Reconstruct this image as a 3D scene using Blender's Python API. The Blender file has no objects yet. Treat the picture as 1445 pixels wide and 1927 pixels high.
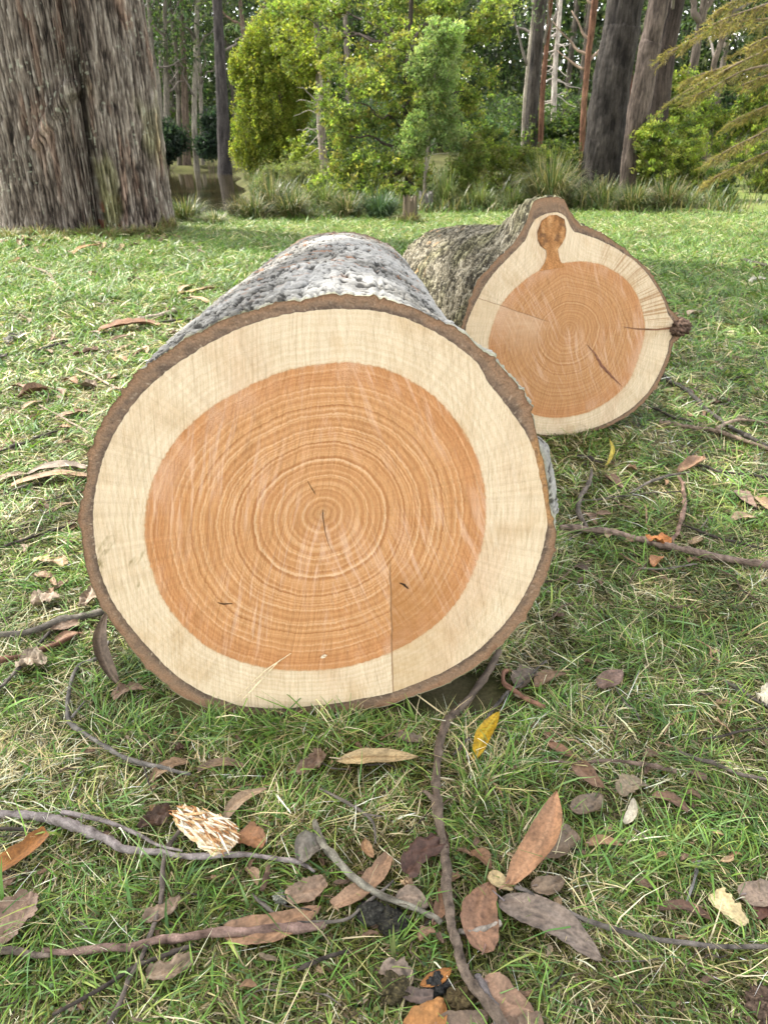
import bpy, math, random
import numpy as np
from mathutils import Vector

random.seed(7)
RNG = np.random.default_rng(11)
SC = bpy.context.scene
COL = SC.collection

# ------------------------------------------------------------------ camera model
H = 1.10                      # eye height
FPX = 26.0 / 36.0 * 1927      # focal length in photo pixels
CX, CY = 722.5, 963.5
HORIZON = 262.0
PITCH = math.atan((CY - HORIZON) / FPX)
CP, SP = math.cos(PITCH), math.sin(PITCH)
SUN_AZ = np.array([-0.867, 0.498])   # horizontal direction towards the sun
SUN_EL = math.radians(55)

def ray(px, py):
    dx, dy = (px - CX) / FPX, (CY - py) / FPX
    return np.array([dx, CP + dy * SP, -SP + dy * CP])

def on_ground(px, py, z=0.0):
    d = ray(px, py)
    t = (z - H) / d[2]
    return np.array([0, 0, H]) + d * t

def at_dist(px, py, dist):
    d = ray(px, py)
    return np.array([0, 0, H]) + d * (dist / d[1])

def on_plane(px, py, p0, n):
    d = ray(px, py)
    o = np.array([0, 0, H])
    return o + d * (np.dot(p0 - o, n) / np.dot(d, n))

def depth_of(p):
    return p[1] * CP + (H - p[2]) * SP

def px_size(p):               # metres per photo pixel at a point
    return depth_of(p) / FPX

# ------------------------------------------------------------------ noise
_perm = np.random.default_rng(3).permutation(256)
_perm = np.concatenate([_perm, _perm, _perm])
_grad = np.random.default_rng(4).normal(size=(256, 3))
_grad /= np.linalg.norm(_grad, axis=1)[:, None]

def perlin(x, y, z):
    x, y, z = np.broadcast_arrays(np.asarray(x, float), np.asarray(y, float), np.asarray(z, float))
    xi, yi, zi = np.floor(x).astype(int), np.floor(y).astype(int), np.floor(z).astype(int)
    xf, yf, zf = x - xi, y - yi, z - zi
    xi &= 255; yi &= 255; zi &= 255
    f = lambda t: t * t * t * (t * (t * 6 - 15) + 10)
    u, v, w = f(xf), f(yf), f(zf)
    def g(a, b, c):
        h = _perm[_perm[_perm[(xi + a) & 255] + ((yi + b) & 255)] + ((zi + c) & 255)]
        G = _grad[h]
        return G[..., 0] * (xf - a) + G[..., 1] * (yf - b) + G[..., 2] * (zf - c)
    x00 = g(0, 0, 0) * (1 - u) + g(1, 0, 0) * u
    x10 = g(0, 1, 0) * (1 - u) + g(1, 1, 0) * u
    x01 = g(0, 0, 1) * (1 - u) + g(1, 0, 1) * u
    x11 = g(0, 1, 1) * (1 - u) + g(1, 1, 1) * u
    return ((x00 * (1 - v) + x10 * v) * (1 - w) + (x01 * (1 - v) + x11 * v) * w) * 1.6

def fbm(x, y, z, o=4):
    s, a, f = 0, 1.0, 1.0
    for i in range(o):
        s = s + a * perlin(np.asarray(x) * f + i * 17.3, np.asarray(y) * f + i * 5.1, np.asarray(z) * f)
        a *= 0.5; f *= 2.03
    return s

def sstep(a, b, x):
    t = np.clip((np.asarray(x, float) - a) / (b - a), 0, 1)
    return t * t * (3 - 2 * t)

def lerp(a, b, t):
    return a + (b - a) * t

def ramp(t, stops):
    """colour stops [(pos, (r,g,b))] sampled by an array"""
    t = np.asarray(t, float)
    xs = [s[0] for s in stops]
    return np.stack([np.interp(t, xs, [s[1][k] for s in stops]) for k in range(3)], -1)

# ------------------------------------------------------------------ mesh builder
class MB:
    def __init__(self):
        self.v, self.q, self.c, self.m, self.n = [], [], [], [], 0
        self.extra = {}
    def add(self, v, q, c=None, m=0):
        v = np.asarray(v, np.float32).reshape(-1, 3)
        q = np.asarray(q, np.int32).reshape(-1, 4)
        if c is None:
            c = np.ones((len(v), 3), np.float32)
        c = np.broadcast_to(np.asarray(c, np.float32), (len(v), 3))
        self.v.append(v); self.q.append(q + self.n); self.c.append(c)
        self.m.append(np.full(len(q), m, np.int32)); self.n += len(v)
        return self
    def grid(self, P, C=None, wrap=False, m=0):
        """P: (rows, cols, 3)"""
        r, k = P.shape[:2]
        i = np.arange(r * k).reshape(r, k)
        if wrap:
            i = np.concatenate([i, i[:, :1]], 1)
        q = np.stack([i[:-1, :-1], i[:-1, 1:], i[1:, 1:], i[1:, :-1]], -1).reshape(-1, 4)
        return self.add(P.reshape(-1, 3), q, None if C is None else np.broadcast_to(C, P.shape).reshape(-1, 3), m)
    def tube(self, path, rad, seg=8, c=(1, 1, 1), rough=0.0, m=0):
        path = np.asarray(path, float); K = len(path)
        rad = np.broadcast_to(np.asarray(rad, float), (K,)).copy()
        T = np.gradient(path, axis=0)
        T /= np.linalg.norm(T, axis=1)[:, None] + 1e-9
        ref = np.array([0, 0, 1.0]) if abs(T[:, 2]).mean() < 0.8 else np.array([1.0, 0, 0])
        A = np.cross(T, ref); A /= np.linalg.norm(A, axis=1)[:, None] + 1e-9
        B = np.cross(T, A)
        th = np.linspace(0, 2 * np.pi, seg, endpoint=False)
        R = rad[:, None] * np.ones(seg)
        if rough:
            R = R * (1 + rough * RNG.normal(size=R.shape).clip(-2, 2))
        P = path[:, None] + R[..., None] * (np.cos(th)[None, :, None] * A[:, None] + np.sin(th)[None, :, None] * B[:, None])
        P = np.concatenate([np.broadcast_to(path[:1, None], (1, seg, 3)) * 1.0, P, np.broadcast_to(path[-1:, None], (1, seg, 3)) * 1.0])
        if callable(c):
            c = c(P)
        return self.grid(P, c, wrap=True, m=m)
    def build(self, name, mats, parent=None, smooth=True, attrs=None, uv=None):
        v = np.concatenate(self.v); q = np.concatenate(self.q); c = np.concatenate(self.c); mi = np.concatenate(self.m)
        off = np.zeros(3)
        if parent is not None:
            off = np.array(parent['_w'])
        me = bpy.data.meshes.new(name)
        me.vertices.add(len(v)); me.loops.add(q.size); me.polygons.add(len(q))
        me.vertices.foreach_set('co', (v - off).astype(np.float32).ravel())
        me.loops.foreach_set('vertex_index', q.ravel())
        me.polygons.foreach_set('loop_start', np.arange(0, q.size, 4, dtype=np.int32))
        me.polygons.foreach_set('loop_total', np.full(len(q), 4, np.int32))
        me.polygons.foreach_set('material_index', mi)
        me.polygons.foreach_set('use_smooth', np.full(len(q), smooth))
        a = me.attributes.new('col', 'FLOAT_COLOR', 'POINT')
        a.data.foreach_set('color', np.concatenate([c, np.ones((len(c), 1), np.float32)], 1).astype(np.float32).ravel())
        for k, val in (attrs or {}).items():
            val = np.asarray(val, np.float32)
            if val.ndim == 1:
                me.attributes.new(k, 'FLOAT', 'POINT').data.foreach_set('value', val)
            else:
                me.attributes.new(k, 'FLOAT_VECTOR', 'POINT').data.foreach_set('vector', val.ravel())
        for mt in (mats if isinstance(mats, (list, tuple)) else [mats]):
            me.materials.append(mt)
        me.update(calc_edges=True)
        me.validate(verbose=False)
        o = bpy.data.objects.new(name, me)
        COL.objects.link(o)
        if parent is not None:
            o.parent = parent
            o['_w'] = list(map(float, off))
        else:
            o['_w'] = [0.0, 0.0, 0.0]
        return o

def tag(o, label=None, cat=None, group=None, kind=None):
    for k, val in (('label', label), ('category', cat), ('group', group), ('kind', kind)):
        if val:
            o[k] = val
    return o

def thing(name, label, cat, loc, group=None):
    o = bpy.data.objects.new(name, None)
    COL.objects.link(o)
    o.empty_display_size = 0.1
    o.location = [float(x) for x in loc]
    o['_w'] = [float(x) for x in loc]
    return tag(o, label, cat, group)

# ------------------------------------------------------------------ materials
def new_mat(name):
    m = bpy.data.materials.new(name); m.use_nodes = True
    t = m.node_tree; t.nodes.clear()
    return m, t

class G:
    """tiny node-graph helper"""
    def __init__(self, tree): self.t = tree
    def n(self, typ, props=None, ins=None):
        nd = self.t.nodes.new(typ)
        for k, v in (props or {}).items(): setattr(nd, k, v)
        for k, v in (ins or {}).items(): self.put(nd, k, v)
        return nd
    def put(self, nd, k, v):
        s = nd.inputs[k]
        if isinstance(v, bpy.types.NodeSocket): self.t.links.new(v, s)
        else:
            if hasattr(s.default_value, '__len__') and isinstance(v, (tuple, list)) and len(s.default_value) == 4 and len(v) == 3: v = (*v, 1)
            s.default_value = v
    def attr(self, name, out='Color'): return self.n('ShaderNodeAttribute', {'attribute_name': name}).outputs[out]
    def math(self, op, a, b=0.0, clamp=False): return self.n('ShaderNodeMath', {'operation': op, 'use_clamp': clamp}, {0: a, 1: b}).outputs[0]
    def vmul(self, v, s): return self.n('ShaderNodeVectorMath', {'operation': 'MULTIPLY'}, {0: v, 1: s}).outputs[0]
    def rot(self, v, deg): return self.n('ShaderNodeVectorRotate', {'rotation_type': 'Z_AXIS'}, {'Vector': v, 'Angle': math.radians(deg)}).outputs[0]
    def noise(self, v=None, scale=5, detail=3, rough=.55, w=None):
        ins = {'Scale': scale, 'Detail': detail, 'Roughness': rough}
        if w is not None:
            return self.n('ShaderNodeTexNoise', {'noise_dimensions': '1D'}, {**ins, 'W': w}).outputs[0]
        return self.n('ShaderNodeTexNoise', None, {**ins, 'Vector': v}).outputs[0]
    def ss(self, x, a, b): return self.n('ShaderNodeMapRange', {'interpolation_type': 'SMOOTHSTEP'}, {'Value': x, 'From Min': a, 'From Max': b}).outputs[0]
    def mr(self, x, a, b, c, d): return self.n('ShaderNodeMapRange', None, {'Value': x, 'From Min': a, 'From Max': b, 'To Min': c, 'To Max': d}).outputs[0]
    def mix(self, f, a, b, mode='MIX'):
        nd = self.n('ShaderNodeMix', {'data_type': 'RGBA', 'blend_type': mode})
        self.put(nd, 0, f); self.put(nd, 6, a); self.put(nd, 7, b)
        return nd.outputs[2]
    def ramp(self, f, stops):
        nd = self.n('ShaderNodeValToRGB', None, {0: f}); e = nd.color_ramp.elements
        while len(e) < len(stops): e.new(0.5)
        for k, (p, c) in enumerate(stops): e[k].position = p; e[k].color = (*c, 1)
        return nd.outputs[0]
    def bump(self, h, strength, dist): return self.n('ShaderNodeBump', None, {'Height': h, 'Strength': strength, 'Distance': dist}).outputs[0]
    def out(self, sh): self.t.links.new(sh, self.n('ShaderNodeOutputMaterial').inputs[0])
    def principled(self, color, rough=.8, normal=None, spec=.2):
        ins = {'Base Color': color, 'Roughness': rough, 'Specular IOR Level': spec}
        if normal is not None: ins['Normal'] = normal
        return self.n('ShaderNodeBsdfPrincipled', None, ins).outputs[0]

def attr_mat(name, rough=.85, trans=0.0, nscale=40.0, namt=.25, bump=0.0, bdist=.002, tint=(1.15, 1.25, .7), spec=.2):
    m, t = new_mat(name); g = G(t)
    pos = g.n('ShaderNodeNewGeometry').outputs['Position']
    nz = g.noise(pos, nscale, 4, .6)
    c = g.mix(1.0, g.attr('col'), g.ramp(nz, [(.25, (1 - namt,) * 3), (.75, (1 + namt * .6,) * 3)]), 'MULTIPLY')
    nrm = g.bump(nz, bump, bdist) if bump else None
    sh = g.principled(c, rough, nrm, spec)
    if trans:
        tr = g.n('ShaderNodeBsdfTranslucent', None, {'Color': g.mix(1.0, c, tint, 'MULTIPLY')}).outputs[0]
        sh = g.n('ShaderNodeMixShader', None, {0: trans, 1: sh, 2: tr}).outputs[0]
    g.out(sh)
    return m

M_BARK = attr_mat('bark', .9, 0, 60, .35, .6, .01)
M_LOGBARK = attr_mat('log_bark', .9, 0, 260, .30, .7, .003)
def trunk_mat(fx=22, fz=3.0, lo_=.35, amp_=.55):
    m, t = new_mat('trunk_bark'); g = G(t)
    pos = g.n('ShaderNodeNewGeometry').outputs['Position']
    a = g.noise(g.vmul(pos, (fx, fx, fz)), 1, 5, .65); b = g.noise(g.vmul(pos, (60, 60, 11)), 1, 3, .6)
    c = g.mix(1.0, g.attr('col'), g.ramp(a, [(.30, (lo_, lo_ * .98, lo_ * .95)), (.5, (.95, .95, .95)), (.70, (1 + amp_, 1 + .95 * amp_, 1 + .88 * amp_))]), 'MULTIPLY')
    c = g.mix(1.0, c, g.ramp(b, [(.3, (.6, .6, .6)), (.7, (1.25, 1.25, 1.25))]), 'MULTIPLY')
    g.out(g.principled(c, .92, g.bump(g.math('ADD', a, g.math('MULTIPLY', b, .4)), .9, .03), .15))
    return m
M_TRUNK = trunk_mat()
M_GIANT = trunk_mat(30, 2.2, .6, .55)
M_RIM = attr_mat('sawn_bark', .95, 0, 330, .45, .8, .003)
M_FOL = attr_mat('foliage', .5, .58, 3, .2, spec=.3)
M_GRASS = attr_mat('grass_blade', .42, .28, 8, .15, spec=.32)
M_DRY = attr_mat('dry_leaf', .6, .12, 190, .45, .35, .002, tint=(1.1, .9, .7), spec=.3)
M_TWIG = attr_mat('twig_bark', .85, 0, 320, .45, .7, .002)
M_CHIP = attr_mat('torn_wood', .9, 0, 200, .5, .8, .004)
M_SOIL = attr_mat('soil_clod', .95, 0, 150, .5, .9, .006)

def face_mat(name, heart, log2=False, steps=()):
    m, t = new_mat(name); g = G(t)
    uv = g.attr('face', 'Vector')                    # metres in the plane of the cut, origin at the pith
    ring = g.attr('ring', 'Fac'); ang = g.attr('angv', 'Vector')
    sep = g.n('ShaderNodeSeparateXYZ', None, {0: uv})
    U, V = sep.outputs[0], sep.outputs[1]
    wob = g.math('MULTIPLY', g.math('SUBTRACT', g.noise(uv, 4, 2), .5), .011)
    wob2 = g.math('ADD', g.math('MULTIPLY', g.math('SUBTRACT', g.noise(uv, 24, 3), .5), .009), g.math('MULTIPLY', g.math('SUBTRACT', g.noise(uv, 260, 2), .5), .005))
    rd = g.math('ADD', g.math('ADD', ring, wob), wob2)
    r1 = g.noise(scale=112, detail=2, rough=.65, w=rd)
    r2 = g.noise(scale=210, detail=2, rough=.6, w=rd)
    ph = g.math('ADD', g.math('MULTIPLY', rd, 2 * math.pi / .0118), g.math('MULTIPLY', g.noise(scale=24, detail=2, rough=.5, w=rd), 14.0))
    r3 = g.math('ADD', .5, g.math('MULTIPLY', g.math('SINE', ph), .20))
    rr = g.math('ADD', g.math('ADD', g.math('MULTIPLY', r1, .40), g.math('MULTIPLY', r2, .28)), g.math('MULTIPLY', r3, .32))
    calm = g.math('MULTIPLY', g.ss(g.attr('tt', 'Fac'), 1.45, .70), g.mr(g.noise(uv, 7, 3), .35, .65, .45, 1.0))
    rr = g.math('ADD', .5, g.math('MULTIPLY', g.math('SUBTRACT', rr, .5), g.math('ADD', .40, g.math('MULTIPLY', calm, .80))))
    # saw strokes: two fans of fine straight lines
    bend_ = g.n('ShaderNodeVectorMath', {'operation': 'ADD'}, {0: uv, 1: g.vmul(g.n('ShaderNodeTexNoise', None, {'Vector': uv, 'Scale': 3.0, 'Detail': 2}).outputs[1], (.045, .02, 0))}).outputs[0]
    la = g.noise(g.vmul(g.rot(bend_, 15 if heart else 3), (330, 5, 1)), 1, 3, .65)
    lb = g.noise(g.vmul(g.rot(bend_, -24 if heart else -9), (300, 6, 1)), 1, 3, .65)
    lmask = g.ss(g.math('ADD', U, g.math('MULTIPLY', g.math('SUBTRACT', g.noise(uv, 4, 2), .5), .25)), -.06, .12)
    lines = g.n('ShaderNodeMix', None, {0: lmask, 2: la, 3: lb}).outputs[0]
    rays = g.noise(g.n('ShaderNodeVectorMath', {'operation': 'ADD'}, {0: g.vmul(ang, (34, 34, 1)), 1: g.n('ShaderNodeCombineXYZ', None, {2: g.math('MULTIPLY', ring, 3.0)}).outputs[0]}).outputs[0], 1, 3, .65)
    fine = g.noise(uv, 700, 3, .7)
    blot = g.noise(uv, 9, 4, .6)
    if heart:
        c = g.ramp(rr, [(.30, (.34, .146, .053)), (.45, (.46, .222, .088)), (.55, (.55, .295, .128)), (.66, (.67, .445, .26))] if not log2 else
                       [(.30, (.35, .158, .060)), (.46, (.44, .220, .092)), (.58, (.50, .27, .12)), (.70, (.61, .40, .225))])
        c = g.mix(g.ss(g.attr('tt', 'Fac'), .74, .97), c, g.mix(.35, c, (.47, .20, .078)))
        c = g.mix(g.math('MULTIPLY', g.ss(blot, .5, .75), .35), c, (.42, .17, .058))
        c = g.mix(g.math('MULTIPLY', g.ss(g.math('ADD', g.attr('tt', 'Fac'), g.math('MULTIPLY', g.math('SUBTRACT', g.noise(uv, 45, 4, .7), .5), .05)), .988, 1.0), .5), c, (.53, .36, .20))
    else:
        c = g.ramp(rr, [(.30, (.58, .45, .29)), (.5, (.655, .525, .36)), (.68, (.72, .60, .435))])
        c = g.mix(g.math('MULTIPLY', g.ss(blot, .48, .74), .65), c, (.50, .345, .185))
        c = g.mix(g.math('MULTIPLY', g.ss(g.noise(g.vmul(g.rot(uv, 6), (5, 1.6, 1)), 1, 3), .54, .72), .5), c, (.56, .385, .25))
        c = g.mix(g.math('MULTIPLY', g.ss(g.noise(uv, 3.1, 3), .52, .7), .35), c, (.70, .56, .39))
        c = g.mix(g.math('MULTIPLY', g.ss(g.math('ADD', g.attr('tt', 'Fac'), g.math('MULTIPLY', g.math('SUBTRACT', g.noise(uv, 45, 4, .7), .5), .05)), 1.015, 1.0), .3), c, (.50, .30, .145))
        ol = g.ss(g.noise(g.vmul(g.rot(uv, 30), (30, 9, 1)), 1, 4, .65), .56, .72)
        if not log2:   # weathered olive patch low on the side
            d = g.n('ShaderNodeVectorMath', {'operation': 'DISTANCE'}, {0: uv, 1: (-.395, -.115, 0)}).outputs['Value']
            c = g.mix(g.math('MULTIPLY', ol, g.ss(d, .14, .02)), c, (.20, .155, .05))
        else:          # brown streaks along the rays of the upper side
            msk = g.math('MULTIPLY', g.ss(U, .06, .15), g.ss(V, -.10, .06))
            c = g.mix(g.math('MULTIPLY', g.math('MULTIPLY', g.ss(rays, .47, .60), msk), .85), c, (.34, .19, .085))
    c = g.mix(1.0, c, g.ramp(lines, [(.3, (.80, .78, .75)), (.5, (1, 1, 1)), (.72, (1.10, 1.12, 1.16))] if heart else [(.3, (.83, .81, .78)), (.5, (1, 1, 1)), (.72, (1.07, 1.08, 1.10))]), 'MULTIPLY')
    c = g.mix(1.0, c, g.ramp(rays, [(.3, (.90, .89, .88)), (.55, (1, 1, 1)), (.75, (1.06, 1.07, 1.08))]), 'MULTIPLY')
    c = g.mix(1.0, c, g.ramp(fine, [(.28, (.74, .71, .68)), (.5, (1, 1, 1)), (.75, (1.18, 1.19, 1.22))]), 'MULTIPLY')
    c = g.mix(1.0, c, g.ramp(g.noise(g.vmul(g.rot(uv, 4), (170, 14, 1)), 1, 5, .75), [(.3, (.80, .78, .75)), (.5, (1, 1, 1)), (.7, (1.09, 1.09, 1.11))]), 'MULTIPLY')
    # pale torn-fibre scuffs that follow the strokes
    sa = g.noise(g.vmul(g.rot(bend_, 12 if not log2 else -30), (80, 5, 1)), 1, 3, .65)
    sb = g.noise(g.vmul(g.rot(bend_, -20), (70, 5, 1)), 1, 3, .65)
    s0 = g.n('ShaderNodeMix', None, {0: lmask, 2: sa, 3: sb}).outputs[0]
    scm = g.math('MULTIPLY', g.math('MULTIPLY', g.ss(s0, .49, .66), g.ss(g.noise(uv, 4.2, 3), .38, .58)), g.ss(fine, .30, .66))
    s2a = g.noise(g.vmul(g.rot(bend_, 8 if not log2 else -34), (26, 3.2, 1)), 1, 4, .7)
    s2b = g.noise(g.vmul(g.rot(bend_, -27), (24, 3.2, 1)), 1, 4, .7)
    broad = g.math('MULTIPLY', g.ss(g.n('ShaderNodeMix', None, {0: lmask, 2: s2a, 3: s2b}).outputs[0], .54, .70), g.ss(fine, .40, .66))
    scm = g.math('MAXIMUM', scm, g.math('MULTIPLY', broad, .75))
    rim = g.math('MULTIPLY', g.math('MULTIPLY', g.ss(g.attr('tt', 'Fac'), .80, .98), g.ss(g.noise(g.vmul(uv, (9, 4, 1)), 1, 3), .50, .62)), g.ss(fine, .42, .62))
    scm = g.math('MAXIMUM', scm, rim) if heart else scm
    c = g.mix(g.math('MULTIPLY', scm, .8 if heart else .35), c, (.72, .50, .36) if heart else (.80, .70, .54))
    saw = g.math('MULTIPLY', g.ss(g.noise(uv, 420, 2, .6), .66, .74), g.ss(g.noise(uv, 6, 3), .42, .62))
    c = g.mix(g.math('MULTIPLY', saw, .55), c, (.82, .70, .52))
    h = g.math('ADD', g.math('MULTIPLY', lines, 1.0), g.math('ADD', g.math('MULTIPLY', fine, .35), g.math('MULTIPLY', rays, .6)))
    # steps where two saw cuts met: (u0,v0,u1,v1, shift, extent) a straight ledge, the ground beyond it lies a little deeper
    for (nu, nv, d0, ku, kv, kd, tint, amt) in steps:
        e = g.math('ADD', g.math('ADD', g.math('MULTIPLY', U, nu), g.math('MULTIPLY', V, nv)), -d0)
        e = g.math('ADD', e, g.math('MULTIPLY', g.math('SUBTRACT', g.noise(uv, 18, 2), .5), .006))
        k = g.math('ADD', g.math('ADD', g.math('MULTIPLY', U, ku), g.math('MULTIPLY', V, kv)), -kd)
        msk = g.math('MULTIPLY', g.ss(e, 0.0, .0025), g.ss(k, 0.0, .09))
        fade = g.math('MULTIPLY', g.math('MULTIPLY', msk, g.ss(e, .20, .01)), g.mr(g.noise(g.vmul(uv, (12, 60, 1)), 1, 3), .3, .7, .55, 1.1))
        c = g.mix(g.math('MULTIPLY', fade, amt), c, tint)
        line = g.math('MULTIPLY', g.math('MULTIPLY', g.ss(e, -.002, 0.0), g.ss(e, .0035, .0012)), g.ss(k, 0.0, .05))
        c = g.mix(g.math('MULTIPLY', line, .7), c, (.22, .12, .055))
        h = g.math('ADD', h, g.math('MULTIPLY', msk, -1.2))
    g.out(g.principled(c, .62, g.bump(h, .85, .0024), .25))
    return m

def ground_mat():
    m, t = new_mat('ground'); g = G(t)
    pos = g.n('ShaderNodeNewGeometry').outputs['Position']
    a = g.noise(pos, 1.1, 5, .6); b = g.noise(pos, 14, 5, .65); c2 = g.noise(pos, 120, 3, .6)
    c = g.ramp(b, [(.3, (.018, .018, .008)), (.5, (.040, .044, .013)), (.7, (.085, .070, .030))])
    c = g.mix(g.ss(a, .52, .66), c, (.10, .085, .045))
    dist = g.n('ShaderNodeSeparateXYZ', None, {0: pos}).outputs[1]
    far = g.ramp(g.noise(pos, 2.2, 5, .65), [(.3, (.085, .12, .025)), (.5, (.13, .17, .04)), (.68, (.20, .19, .075))])
    c = g.mix(g.math('MULTIPLY', g.ss(dist, 5, 14), .8), c, far)
    floor = g.ramp(g.noise(pos, 1.4, 5, .65), [(.35, (.035, .030, .014)), (.55, (.060, .062, .020)), (.7, (.10, .085, .04))])
    bank = g.math('MULTIPLY', g.ss(g.n('ShaderNodeSeparateXYZ', None, {0: pos}).outputs[0], -.6, -2.2), g.ss(dist, 12.4, 13.6))
    c = g.mix(g.math('MULTIPLY', g.math('MAXIMUM', g.ss(dist, 22, 29), bank), .9), c, floor)
    c = g.mix(1.0, c, g.ramp(c2, [(.3, (.7, .7, .7)), (.7, (1.2, 1.2, 1.2))]), 'MULTIPLY')
    g.out(g.principled(c, .95, g.bump(b, .6, .02), .1))
    return m

def water_mat():
    m, t = new_mat('pond_water'); g = G(t)
    pos = g.n('ShaderNodeNewGeometry').outputs['Position']
    b = g.noise(pos, 3.0, 3, .5)
    c = g.ramp(g.noise(pos, .8, 4), [(.35, (.016, .014, .007)), (.65, (.035, .028, .013))])
    g.out(g.principled(c, .06, g.bump(b, .05, .02), .25))
    return m

# ------------------------------------------------------------------ terrain
def pond_depth(x, y):
    right = -1.7 - (y - 13.0) * .19
    e = np.minimum(np.minimum((right - x) + .12 * np.sin(y * .9), y - 13.2), 37.5 - y)
    return sstep(-.2, 1.6, e)

def terr(x, y):
    x, y = np.asarray(x, float), np.asarray(y, float)
    z = .012 * fbm(x * .8, y * .8, 0, 3) * sstep(2.5, 6, np.hypot(x, y)) * 2
    z = z + .030 * np.clip(y - 27, 0, None) * sstep(-4, 2, x) + .05 * np.clip(y - 39, 0, None) * sstep(2, -4, x)
    z = z + .22 * sstep(37.5, 40, y) * sstep(2, -4, x)
    return z - .55 * pond_depth(x, y)

def base(px, dist):
    """ground point seen in column px of the photo at a distance"""
    z = 0.0
    for _ in range(3):
        x = (px - CX) / FPX * (dist * CP + (H - z) * SP)
        z = float(terr(x, dist))
    return np.array([x, dist, z])

def zat(py, dist):
    return H + dist * math.tan(math.atan((CY - py) / FPX) - PITCH)

def build_ground():
    def axis(lo, hi, fine_lo, fine_hi, step, n):
        return np.unique(np.concatenate([-np.geomspace(-lo, max(-fine_lo, .01), n), np.arange(fine_lo, fine_hi, step), np.geomspace(fine_hi, hi, n)]))
    X = axis(-400, 400, -12, 12, .15, 30); Y = np.unique(np.concatenate([-np.geomspace(60, 3, 12), np.arange(-3, 14, .12), np.arange(14, 45, .3), np.geomspace(45, 600, 30)]))
    gx, gy = np.meshgrid(X, Y)
    P = np.stack([gx, gy, terr(gx, gy)], -1)
    o = MB().grid(P).build('ground', ground_mat())
    tag(o, kind='structure')
    w = np.array([[[-40, 12, -.17], [-1, 12, -.17]], [[-40, 38.6, -.17], [-1, 38.6, -.17]]], float)
    tag(MB().grid(w).build('pond_water', water_mat()), kind='structure')
build_ground()

# ------------------------------------------------------------------ logs
def outline(px_pts, pith, p0, n, r, N, smooth=1.0):
    c = on_plane(*pith, p0, n)
    th, ra = [], []
    for p in px_pts:
        d = on_plane(*p, p0, n) - c
        u, v = np.dot(d, r), d[2]
        th.append(math.atan2(v, u)); ra.append(math.hypot(u, v))
    th, ra = np.array(th), np.array(ra)
    o = np.argsort(th); th, ra = th[o], ra[o]
    t3 = np.concatenate([th - 2 * np.pi, th, th + 2 * np.pi]); r3 = np.tile(ra, 3)
    T = np.linspace(-np.pi, np.pi, N, endpoint=False)
    R = np.interp(T, t3, r3)
    k = int(smooth * N / 360)
    if k > 0:
        ker = np.hanning(2 * k + 3)[1:-1]; ker /= ker.sum()
        R = np.convolve(np.concatenate([R[-60 * N // 720 - k:], R, R[:60 * N // 720 + k]]), ker, 'same')[60 * N // 720 + k: 60 * N // 720 + k + N]
    return T, R

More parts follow.
